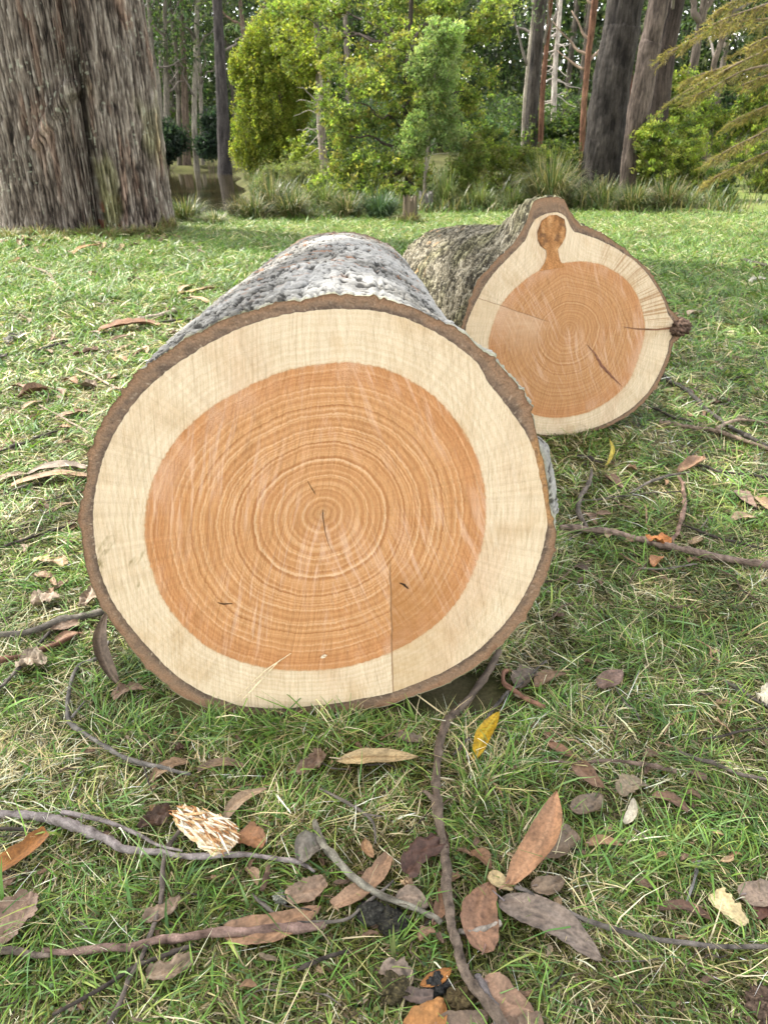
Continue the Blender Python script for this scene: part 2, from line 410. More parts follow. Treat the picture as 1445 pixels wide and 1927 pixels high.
def build_log(name, label, spec):
    n, a, r = spec['n'], -spec['n'], spec['r']
    p0 = spec['p0']; N = 900
    zz = np.array([0, 0, 1.0])
    pith = on_plane(*spec['pith'], p0, n)
    T, Ro = outline(spec['outer'], spec['pith'], p0, n, r, N, spec.get('smo', 1.2))
    _, Ri = outline(spec['inner'], spec['pith'], p0, n, r, N, 1.6)
    _, Rh = outline(spec['heart'], spec['pith'], p0, n, r, N, 3.0)
    ct, st = np.cos(T), np.sin(T)
    edge = .003 * fbm(ct * 7, st * 7, 3.3, 2) + .010 * np.clip(fbm(ct * 16, st * 16, 1.3, 3) - .38, 0, 1) - .006 * np.clip(fbm(ct * 24, st * 24, 7.3, 2) - .30, 0, 1)
    Ro = np.maximum(Ro + edge, Ri + .006)
    Ri = Ri + .0012 * fbm(ct * 30, st * 30, 8.1, 3)
    Rh = Rh + .0016 * fbm(ct * 40, st * 40, 9.1, 3)
    root = thing(name, label, 'log', (pith[0], pith[1], 0.0))
    dirv = ct[:, None] * r + st[:, None] * zz                        # (N,3)
    Rm = float(Rh.mean())
    def disc(R0, R1, k, nm, mat, off=0.0, c0=0.001):
        ts = np.linspace(0, 1, k)[:, None]
        R = (R0[None] if np.ndim(R0) else c0) * (1 - ts) + R1[None] * ts
        P = pith + R[..., None] * dirv[None] - a * off
        mb = MB().grid(P, wrap=True)
        t_ = R / Rh[None]
        ringc = np.where(t_ < 1, t_ * Rm, Rm + (R - Rh[None]))
        for ka, kw, kamp in spec.get('knots', ()):
            ringc = ringc - kamp * np.exp(-(((T - ka + np.pi) % (2 * np.pi) - np.pi) / kw) ** 2)[None] * np.clip(t_, 0, 1.6) ** 2.5
        A = {'face': np.stack([R * ct, R * st, 0 * R], -1).reshape(-1, 3), 'ring': ringc.ravel(), 'tt': t_.ravel(),
             'angv': np.stack([np.broadcast_to(ct, R.shape), np.broadcast_to(st, R.shape), 0 * R], -1).reshape(-1, 3)}
        o = mb.build(nm, mat, root, attrs=A)
        return o
    spec['heartwood'] = disc(None, Rh, 60, 'heartwood', spec['m_heart'])
    spec['sapwood'] = disc(Rh, Ri, 24, 'sapwood', spec['m_sap'])
    # bark: sawn edge ring, then the mantle running back along the log
    bark = MB()
    k = 8
    ts = np.linspace(0, 1, k)[:, None]
    R = Ri[None] * (1 - ts) + Ro[None] * ts
    P = pith + R[..., None] * dirv[None]
    gr = fbm(P[..., 0] * 90, P[..., 2] * 90, 5.0, 4)
    P = P + a * (.0045 * np.abs(gr) * np.sin(np.pi * ts) + .002 * ts ** 4)[..., None]
    lay = .6 * fbm(ct[None] * 9, st[None] * 9, ts * 3.0, 3) + .5 * fbm(P[..., 0] * 60, P[..., 2] * 60, 1.0, 3)
    C = ramp(lay * .30 + ts * .62 + .10, [(0, (.105, .075, .055)), (.18, (.16, .112, .080)), (.38, (.25, .165, .108)), (.66, (.29, .175, .105)), (.86, (.21, .115, .068)), (1, (.12, .075, .05))])
    dust = sstep(.35, .7, fbm(P[..., 0] * 190, P[..., 2] * 190, 9.0, 2)) * sstep(.75, .1, ts)
    C = lerp(C, np.array((.55, .44, .32)), (.5 * dust)[..., None])
    if 'orange' in spec:
        t0, t1 = spec['orange']
        wgt = sstep(t0, t0 + .06, T) * sstep(t1, t1 - .06, T)
        C = lerp(C, np.array(spec['orange_col']), (wgt[None] * (.55 + .3 * np.clip(gr, -1, 1)))[..., None])
    bark.grid(P, C, wrap=True, m=1)
    far_c, far_r, L = spec['far_c'], spec['far_r'], spec['L']
    S = np.concatenate([[0, .0015, .004, .008], np.linspace(.013, 1, int(L * spec.get('rows', 260)))])[:, None] 
    sl = S * L
    w = 1 - np.clip(sl / spec.get('morph', .5), 0, 1); w = w ** 1.35 if 'bulge' in spec else w * w * (3 - 2 * w)
    far = far_r * (1 + .05 * np.sin(2 * T + 1.0) + .03 * np.sin(3 * T + 2))
    Rad = lerp(Ro.mean() * .5 + .5 * far_r, far, np.clip(S, 0, 1)) * (1 - w) + Ro[None] * w
    if 'bulge' in spec:
        t0, t1, amp, ln = spec['bulge']
        Rad = Rad + amp * sstep(t0, t0 + .12, T)[None] * sstep(t1, t1 - .12, T)[None] * sstep(.002, ln, sl) * (1 - .6 * sstep(.15, .5, sl))
    cc = pith[None] + (far_c - pith)[None] * S                      # (K,3)
    arc = T[None] * .42
    if 'bulge' in spec:      # the far side of the trunk is hollowed a little
        Rad = Rad - .075 * sstep(.0, .22, sl) * np.exp(-((T[None] - .35) / .55) ** 2)
    disp, C = spec['bark'](ct[None], st[None], sl, arc)
    Rad = Rad + disp * sstep(0, .012, sl)
    P = cc[:, None] + Rad[..., None] * dirv[None]
    P[..., 2] = np.maximum(P[..., 2], -.012)
    bark.grid(P, C, wrap=True, m=0)
    spec['bark_o'] = bark.build('bark', [M_LOGBARK, M_RIM], root)
    ts = np.linspace(0.02, 1, 5)[:, None]
    P = (cc[-1][None, None] + (Rad[-1][None] * ts)[..., None] * dirv[None])
    MB().grid(P, (.5, .36, .2), wrap=True).build('rear_cut', M_CHIP, root)
    return root, pith

def face_strip(root, name, pts, w, spec, col, off=.0016, mat=None, noise=.25):
    """a thin mark lying on the cut face along a line of photo points"""
    pts = np.array([on_plane(p[0], p[1], spec['p0'], spec['n']) for p in pts])
    K = 6 * (len(pts) - 1) + 1
    s = np.linspace(0, len(pts) - 1, K)
    path = np.stack([np.interp(s, np.arange(len(pts)), pts[:, k]) for k in range(3)], -1)
    ww = np.interp(s, np.arange(len(pts)), w) * px_size(pts[0]) * .5
    path = path + (RNG.normal(size=K) * ww * noise)[:, None] * spec['r'] + spec['n'] * off
    T = np.gradient(path, axis=0); T /= np.linalg.norm(T, axis=1)[:, None]
    B = np.cross(T, spec['n'])
    rows = np.stack([path - B * ww[:, None], path + spec['n'] * .0006, path + B * ww[:, None]], 1)
    c = np.array(col) * (1 + .25 * RNG.normal(size=(K, 3, 1)).clip(-1.5, 1.5))
    return MB().grid(rows, c).build(name, mat or M_TWIG, root)

def bark_white(ct, st, sl, arc):
    X, Y = ct * .42, st * .42
    # short flaking plates parted by dark cracks that run round the log
    warp = .030 * fbm(X * 4, Y * 4, sl * 6, 3) + .006 * fbm(X * 20, Y * 20, sl * 26, 2)
    sw = sl + warp
    p = fbm(X * 16, Y * 16, sw * 20, 3)
    p2 = fbm(X * 32 + 3, Y * 32, sw * 40 + 5, 3)
    crack = np.maximum(1 - sstep(.02, .16, np.abs(p)), .9 * (1 - sstep(.03, .20, np.abs(p2))))
    gate = sstep(-.45, .15, fbm(X * 7 + 9, Y * 7, sl * 9, 3))
    crack = crack * (.2 + .8 * gate)
    q = fbm(X * 70, Y * 70, sw * 70 + 9, 2)
    big = fbm(X * 3.0 + 3, Y * 3.0, sl * 3.0 + 1, 3)
    lumps = fbm(X * 8, Y * 8, sl * 8 + 4, 2)
    d = -.008 * crack + .0014 * q + .010 * big + .006 * lumps + .007 * (np.mod(sw * 18 + 1.2 * p, 1) - .5) * gate
    t = .585 + .34 * q - .60 * crack + .12 * p2 + .10 * lumps
    light = ramp(t, [(.14, (.012, .010, .008)), (.34, (.042, .037, .030)), (.47, (.15, .14, .12)), (.60, (.37, .355, .32)), (.98, (.52, .505, .465))])
    dark = ramp(t, [(.16, (.010, .009, .007)), (.42, (.032, .028, .021)), (.60, (.085, .077, .060)), (.80, (.20, .185, .155)), (1, (.36, .34, .30))])
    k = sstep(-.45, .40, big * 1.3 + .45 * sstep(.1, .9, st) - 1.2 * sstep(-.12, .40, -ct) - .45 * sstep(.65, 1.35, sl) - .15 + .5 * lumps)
    n1 = .75 * fbm(X * 58, Y * 58, sw * 44, 2) + .35 * fbm(X * 18, Y * 18, sw * 14, 2) + .3 * fbm(X * 110, Y * 110, sw * 90, 2)
    T_ = lerp(-.06, .24, k)
    fleck = sstep(T_, T_ + .14, n1)
    n2 = fbm(X * 9 + 2, Y * 9, sw * 34, 3)
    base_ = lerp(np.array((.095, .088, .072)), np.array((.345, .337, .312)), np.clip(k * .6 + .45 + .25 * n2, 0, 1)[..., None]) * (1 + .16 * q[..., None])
    edge_ = sstep(T_ - .10, T_, n1) * (1 - fleck)
    base_ = base_ * (1 + .18 * edge_[..., None])
    C = lerp(base_, np.array((.011, .0095, .0075)) * (1.3 + .8 * q[..., None]), (.86 * fleck)[..., None])
    C = lerp(C, np.array((.018, .016, .012)), (.6 * crack * gate)[..., None])
    d = .6 * d - .0028 * fleck
    org = sstep(.46, .62, fbm(X * 12 + 5, Y * 12, sl * 34, 3)) * sstep(0, .4, sl)
    rear = sstep(1.22, 1.40, sl + .05 * n2)
    C = lerp(C, np.array((.17, .105, .06)) * (1 + .5 * n1[..., None]), (.75 * rear)[..., None])
    C = lerp(C, np.array((.26, .13, .07)), (.7 * org)[..., None])
    moss = sstep(.03, .0, sl) * .6
    C = lerp(C, np.array((.26, .25, .12)), (moss + 0 * t)[..., None])
    return d, C

def bark_rough(ct, st, sl, arc):
    X, Y = ct * .36, st * .36
    sw = sl + .16 * np.arctan2(st, ct)
    warp = .03 * fbm(X * 6, Y * 6, sl * 7, 3)
    sw = sw + warp
    p = fbm(X * 6, Y * 6, sw * 48, 3); p2 = fbm(X * 12 + 3, Y * 12, sw * 85 + 5, 3)
    crack = np.maximum(1 - sstep(.03, .22, np.abs(p)), .8 * (1 - sstep(.02, .2, np.abs(p2))))
    q = fbm(X * 55, Y * 55, sw * 95 + 9, 3)
    big = fbm(X * 4 + 3, Y * 4, sl * 3.0 + 7, 3)
    d = -.009 * crack + .004 * q + .010 * big + .006 * p2
    t = .58 + .28 * q - .48 * crack
    C = ramp(t, [(.10, (.018, .015, .010)), (.28, (.065, .055, .036)), (.46, (.16, .14, .095)), (.66, (.30, .27, .20)), (.92, (.46, .43, .35))])
    n1 = fbm(X * 20, Y * 20, sw * 75, 3) + .25 * fbm(X * 60, Y * 60, sw * 200, 2)
    C = lerp(C, np.array((.022, .019, .013)), (.85 * sstep(.10, .24, n1 + .25 * big))[..., None])
    C = C * (.92 + .0 * t[..., None])
    g = sstep(.0, .6, big)
    C = lerp(C, C * np.array((.96, 1.0, .80)), g[..., None])
    org = sstep(.40, .62, fbm(X * 9 + 1, Y * 9, sw * 22, 3)) * sstep(.75, 1.2, sl)
    C = lerp(C, np.array((.56, .36, .19)), (.8 * org)[..., None])
    return d, C

y1 = on_ground(585, 1343)[1]
n1 = np.array([math.sin(math.radians(2)), -math.cos(math.radians(2)), 0])
S1 = dict(
    n=n1, r=np.array([-n1[1], n1[0], 0]), p0=np.array([on_ground(585, 1343)[0], y1, 0]), pith=(608, 966),
    outer=[(660, 554), (698, 556), (768, 575), (822, 600), (850, 616), (876, 632), (900, 651), (919, 664), (956, 705), (989, 751), (1007, 800),
           (1017, 850), (1027, 900), (1034, 950), (1042, 985), (1047, 1003), (1037, 1053), (1010, 1126), (970, 1185), (917, 1239), (851, 1282), (784, 1308),
           (731, 1328), (685, 1335), (585, 1345), (505, 1349), (439, 1342), (379, 1328), (326, 1302), (279, 1259), (246, 1219), (213, 1172), (186, 1132),
           (166, 1079), (153, 1019), (150, 966), (160, 913), (169, 848), (190, 799), (217, 756), (255, 713), (298, 673), (352, 637), (422, 602), (498, 578), (579, 562)],
    inner=[(660, 582), (714, 586), (768, 601), (822, 627), (876, 664), (900, 685), (919, 722), (956, 768), (985, 809), (1004, 847), (1014, 893), (1024, 946),
           (1030, 980), (1017, 1046), (990, 1112), (950, 1172), (897, 1225), (838, 1262), (784, 1285), (731, 1305), (678, 1315), (585, 1328), (519, 1333),
           (452, 1328), (386, 1305), (333, 1272), (286, 1225), (246, 1179), (213, 1132), (190, 1079), (180, 1026), (176, 973), (182, 913), (201, 848),
           (222, 805), (255, 756), (303, 708), (357, 670), (422, 632), (498, 602), (579, 586)],
    heart=[(660, 682), (606, 685), (552, 694), (498, 713), (444, 740), (390, 772), (347, 810), (314, 853), (287, 907), (274, 967), (714, 691), (768, 713),
           (816, 745), (860, 794), (892, 848), (907, 893), (914, 953), (911, 1006), (894, 1066), (864, 1126), (824, 1172), (778, 1205), (731, 1229), (652, 1255),
           (585, 1262), (519, 1260), (452, 1245), (392, 1219), (346, 1179), (306, 1126), (286, 1072), (273, 1013)],
    far_c=np.array([-.130, 2.66, .490]), far_r=.345, L=1.42, morph=1.42, rows=440, bark=bark_white,
    bulge=(-.14, .38, .030, .05), orange=(-.10, .38), orange_col=(.50, .27, .10))
stepA = [(1.0, 0.02, .122, 0.0, -1.0, .085, (.34, .155, .05), .75)]
stepS = [(1.0, 0.02, .122, 0.0, -1.0, .085, (.46, .31, .15), .6)]
S1['m_heart'] = face_mat('heartwood_grain', True, steps=stepA)
S1['m_sap'] = face_mat('sapwood_grain', False, steps=stepS)
LOG1, PITH1 = build_log('cut_log', 'big sawn log with white lichened bark and a round orange heart, standing nearest in front', S1)
face_strip(S1['heartwood'], 'crack', [(607, 958), (608, 975), (612, 1000), (618, 1022), (626, 1040)], [1.2, 1.8, 1.2, .8, .4], S1, (.09, .05, .026))
face_strip(S1['heartwood'], 'crack', [(579, 905), (588, 920), (594, 930)], [.8, 1.8, .8], S1, (.10, .05, .02))
for pts, w in ([(752, 1096), (760, 1100), (768, 1107)], [2, 5, 2]), ([(410, 1133), (420, 1136), (438, 1135)], [1.5, 3, 1.5]):
    face_strip(S1['heartwood'], 'beetle_hole', pts, w, S1, (.05, .025, .012))
face_strip(S1['sapwood'], 'splinter', [(604, 1236), (609, 1233), (614, 1230)], [3, 7, 4], S1, (.75, .62, .45), off=.004)
face_strip(S1['sapwood'], 'splinter', [(455, 1318), (490, 1280), (528, 1240)], [1.5, 3.5, 1], S1, (.78, .64, .42), off=.002)
face_strip(S1['sapwood'], 'splinter', [(448, 1310), (500, 1260), (548, 1228)], [1, 3, 1], S1, (.78, .64, .42), off=.002)

b2 = on_ground(1060, 820)
a2 = math.radians(14)
n2 = np.array([math.sin(a2), -math.cos(a2), 0])
S2 = dict(
    n=n2, r=np.array([-n2[1], n2[0], 0]), p0=b2, pith=(1070, 618), smo=.9,
    outer=[(869, 612), (877, 585), (890, 548), (898, 527), (919, 506), (943, 483), (964, 460), (981, 436), (990, 416), (997, 395), (1003, 380), (1012, 374), (1027, 371), (1047, 370),
           (1062, 377), (1072, 398), (1085, 415), (1093, 425), (1135, 440), (1155, 454), (1184, 477), (1209, 498), (1230, 523), (1247, 552), (1259, 581), (1270, 591),
           (1284, 606), (1290, 616), (1286, 628), (1274, 640), (1264, 647), (1261, 668), (1251, 697), (1234, 730), (1205, 764), (1172, 788), (1134, 807), (1097, 816), (1031, 823),
           (985, 815), (940, 795), (905, 760), (880, 715), (868, 665)],
    inner=[(877, 612), (898, 564), (919, 527), (948, 494), (973, 469), (990, 450), (996, 431), (1006, 413), (1027, 402), (1047, 399), (1063, 406), (1071, 423), (1078, 436),
           (1105, 444), (1139, 458), (1172, 477), (1205, 502), (1230, 535), (1247, 564), (1256, 592), (1268, 608), (1276, 616), (1268, 627), (1258, 642), (1256, 660), (1242, 697), (1218, 739), (1188, 768),
           (1147, 793), (1114, 806), (1031, 819), (990, 810), (948, 788), (914, 755), (890, 712), (877, 665)],
    heart=[(1020, 506), (1006, 514), (973, 539), (943, 573), (927, 610), (919, 639), (924, 690), (950, 740), (981, 768), (1006, 781), (1031, 786), (1072, 784), (1105, 776),
           (1155, 747), (1180, 722), (1201, 672), (1213, 622), (1207, 581), (1188, 539), (1155, 510), (1114, 494), (1076, 493), (1050, 497)],
    far_c=np.array([.36, 4.30, .345]), far_r=.335, L=1.42, morph=.5, bark=bark_rough)
S2['knots'] = ((1.80, .26, .045), (.0, .10, .02), (-.85, .12, -.012))
S2['m_heart'] = face_mat('heartwood_grain_pale', True, True, steps=[(-.35, -1.0, .000, -1.0, 0.15, .072, (.60, .42, .28), .6)])
S2['m_sap'] = face_mat('sapwood_grain_streaked', False, True, steps=[(-.35, -1.0, .000, -1.0, 0.15, .072, (.60, .45, .28), .6)])
LOG2, PITH2 = build_log('cut_log', 'sawn log behind the big one, with a knotty bump on top and grey mossy bark', S2)

def knot():
    L = [(1033, 405), (1018, 415), (1010, 436), (1011, 452), (1016, 463), (1027, 471), (1028, 482), (1024, 494), (1014, 510)]
    Rr = [(1046, 404), (1061, 412), (1065, 431), (1063, 446), (1057, 458), (1049, 469), (1051, 482), (1054, 492), (1064, 502)]
    s = np.linspace(0, 8, 49)
    f = lambda A: np.stack([np.interp(s, np.arange(9), np.array(A)[:, k]) for k in (0, 1)], -1)
    l, r_ = f(L), f(Rr)
    t = np.linspace(0, 1, 20)[None, :, None]
    px = l[:, None] * (1 - t) + r_[:, None] * t
    P = np.array([[on_plane(x, y, S2['p0'], n2) for x, y in row] for row in px]) + n2 * .002
    sw = fbm(px[..., 0] * .10, px[..., 1] * .05, 2, 4)
    C = ramp(.5 + .45 * sw, [(.1, (.17, .08, .032)), (.35, (.31, .145, .055)), (.6, (.43, .215, .085)), (.9, (.55, .31, .14))])
    e = np.minimum(t[..., 0], 1 - t[..., 0]) * 2
    C = lerp(np.array((.13, .06, .03)), C, sstep(-.06, .09, e + .10 * sw)[..., None])
    rot = sstep(.25, .55, fbm(px[..., 0] * .06 + 4, px[..., 1] * .06, 9, 3) + .5 * np.exp(-((px[..., 0] - 1051) ** 2 / 60 + (px[..., 1] - 447) ** 2 / 200)) + .4 * np.exp(-((px[..., 0] - 1019) ** 2 + (px[..., 1] - 463) ** 2) / 40))
    C = lerp(C, np.array((.10, .055, .035)), (.62 * rot)[..., None])
    C = lerp(C, np.array((.46, .22, .085)) * (1 + .2 * sw[..., None]), sstep(28, 44, np.broadcast_to(s[:, None] * 6, sw.shape))[..., None])
    P = P - n2 * (.0015 * rot)[..., None]
    MB().grid(P, C).build('knot', M_CHIP, S2['sapwood'])
knot()
face_strip(S2['heartwood'], 'crack', [(1103, 648), (1118, 664), (1132, 688), (1150, 708), (1170, 727)], [.6, 3, 5.5, 4, .6], S2, (.24, .11, .07))
face_strip(S2['heartwood'], 'crack', [(1172, 615), (1200, 619), (1235, 620), (1262, 617), (1274, 612)], [1, 3, 3, 5, 8], S2, (.22, .115, .065))

def branch_stub():
    c = on_plane(1279, 616, S2['p0'], n2) - n2 * .01
    th = np.linspace(0, 2 * np.pi, 40, endpoint=False); ph = np.linspace(.02, np.pi - .02, 26)
    D = np.stack([np.sin(ph)[:, None] * np.cos(th), np.sin(ph)[:, None] * np.sin(th), np.cos(ph)[:, None] + 0 * th], -1)
    k = 1 + .30 * fbm(D[..., 0] * 3, D[..., 1] * 3, D[..., 2] * 3, 4)
    P = c + D * k[..., None] * np.array([.046, .05, .036])
    C = ramp(.5 + .5 * fbm(D[..., 0] * 6, D[..., 1] * 6, D[..., 2] * 9, 3), [(.2, (.025, .016, .011)), (.5, (.085, .052, .036)), (.85, (.22, .15, .11))])
    MB().grid(P, C, wrap=True).build('branch_stub', M_BARK, S2['bark_o'])
branch_stub()

# ------------------------------------------------------------------ foliage helpers
def leaf_quads(mb, c, L, asp, col, var=.25, up=.0, droop=0.0, fold=0):
    n = len(c)
    if n == 0: return mb
    d = RNG.normal(size=(n, 3)); d[:, 2] += -droop
    d /= np.linalg.norm(d, axis=1)[:, None]
    r = RNG.normal(size=(n, 3)) + np.array([0, 0, up])
    s = np.cross(d, r); s /= np.linalg.norm(s, axis=1)[:, None] + 1e-9
    l = L * RNG.uniform(.6, 1.35, (n, 1)); w = l * asp
    V = np.stack([c - d * l * .5, c - d * l * .05 + s * w * .5, c + d * l * .5, c - d * l * .05 - s * w * .5], 1)
    C = np.asarray(col, float) * (1 + var * RNG.normal(size=(n, 1)).clip(-2, 2)) 
    C = C * (1 + .08 * RNG.normal(size=(n, 3)))
    C = np.repeat(np.clip(C, .004, .9)[:, None], 4, 1).reshape(-1, 3)
    return mb.add(V.reshape(-1, 3), np.arange(4 * n).reshape(n, 4), C)

def cloud(center, rad, n, shell=.35):
    d = RNG.normal(size=(n, 3)); d /= np.linalg.norm(d, axis=1)[:, None]
    r = RNG.uniform(shell ** 3, 1, (n, 1)) ** (1 / 3)
    return np.asarray(center) + d * r * np.asarray(rad)

def clump_crown(mb, blobs, n_clump, n_leaf, crad, L, asp, cols, **kw):
    """blobs: [(centre, radii)]; each blob filled with leaf clumps of its own tint, twigs not included"""
    for cen, rad in blobs:
        for cc in cloud(cen, rad, n_clump, .15):
            col = np.array(cols[RNG.integers(len(cols))]) * RNG.uniform(.7, 1.25)
            k = RNG.uniform(.6, 1.3)
            leaf_quads(mb, cloud(cc, np.array([1, 1, .7]) * crad * k, int(n_leaf * k), .1), L, asp, col, **kw)
    return mb

def bark_cols(P, lo, hi, fz=1.5, fr=9.0, off=0.0):
    t = .5 + .5 * fbm(P[..., 0] * fr + off, P[..., 1] * fr, P[..., 2] * fz, 4)
    return lerp(np.array(lo), np.array(hi), np.clip(t, 0, 1)[..., None])

def smooth_path(pts, n):
    pts = np.asarray(pts, float); K = len(pts)
    s = np.linspace(0, K - 1, n); i = np.clip(s.astype(int), 0, K - 2); f = (s - i)[:, None]
    p = lambda k: pts[np.clip(k, 0, K - 1)]
    p0, p1, p2, p3 = p(i - 1), p(i), p(i + 1), p(i + 2)
    return .5 * (2 * p1 + (p2 - p0) * f + (2 * p0 - 5 * p1 + 4 * p2 - p3) * f ** 2 + (3 * p1 - p0 - 3 * p2 + p3) * f ** 3)

TR = {}
def trunk_mesh(root, path, rad, lo, hi, seg=20, n=40, amp=.06, fz=1.5, fr=9., flare=.5, name='trunk'):
    path = smooth_path(path, n); rad = np.interp(np.linspace(0, 1, n), np.linspace(0, 1, len(rad)), rad)
    z0 = path[0, 2]
    rad = rad * (1 + flare * np.exp(-(path[:, 2] - z0) / (.9 * rad[0] + .05)))
    mb = MB()
    T = np.gradient(path, axis=0); T /= np.linalg.norm(T, axis=1)[:, None]
    A = np.cross(T, [0, 1.0, 0]); A /= np.linalg.norm(A, axis=1)[:, None]; B = np.cross(T, A)
    th = np.linspace(0, 2 * np.pi, seg, endpoint=False)
    D = np.cos(th)[None, :, None] * A[:, None] + np.sin(th)[None, :, None] * B[:, None]
    Q = path[:, None] + rad[:, None, None] * D
    nz = fbm(Q[..., 0] * fr, Q[..., 1] * fr, Q[..., 2] * fz, 4)
    Q = path[:, None] + (rad[:, None] * (1 + amp * nz))[..., None] * D
    C = lerp(np.array(lo), np.array(hi), np.clip(.5 + .55 * nz, 0, 1)[..., None])
    mb.grid(Q, C, wrap=True)
    TR[root.name] = mb.build(name, M_TRUNK, root)
    return TR[root.name]

def px_tree(name, label, cat, dist, pts, wpx, lo, hi, ext=8.0, group=None, seg=16, amp=.08, flare=.3, fz=1.5, fr=9., n=40):
    """tree whose trunk runs through photo columns/rows at one distance; pts from the foot upwards"""
    b = base(pts[0][0], dist)
    P = [b - np.array([0, 0, .15])] + [at_dist(x, y, dist) for x, y in pts[1:]]
    r = [w * px_size(p) / 2 for w, p in zip(wpx, P)]
    d = (P[-1] - P[-2]); d /= np.linalg.norm(d)
    P.append(P[-1] + d * ext); r.append(r[-1] * .55)
    root = thing(name, label, cat, b, group)
    trunk_mesh(root, P, r, lo, hi, seg=seg, amp=amp, flare=flare, fz=fz, fr=fr, n=n)
    return root, P, r

class Limbs:
    def __init__(self): self.one = []
    n = property(lambda self: len(self.one))
    def tube(self, *a, **k):
        m = MB(); m.tube(*a, **k); self.one.append(m)
    def build(self, name, mat, parent):
        for m in self.one: m.build(name, mat, parent)

def limb(mb, a, b, r0, r1, col, sag=0.0, n=9, wig=.04, seg=6):
    a, b = np.asarray(a, float), np.asarray(b, float)
    t = np.linspace(0, 1, n)[:, None]
    L = np.linalg.norm(b - a)
    wob = smooth_path(RNG.normal(size=(5, 3)) * .9, n)
    path = a + (b - a) * t + np.array([0, 0, 1.]) * (sag * L * 4 * (t * (1 - t))) + wob * wig * L * np.sin(np.pi * t)
    mb.tube(path, np.linspace(r0, r1, n), seg, lambda P: bark_cols(P, np.array(col) * .6, np.array(col) * 1.3, 8, 12))
    return path

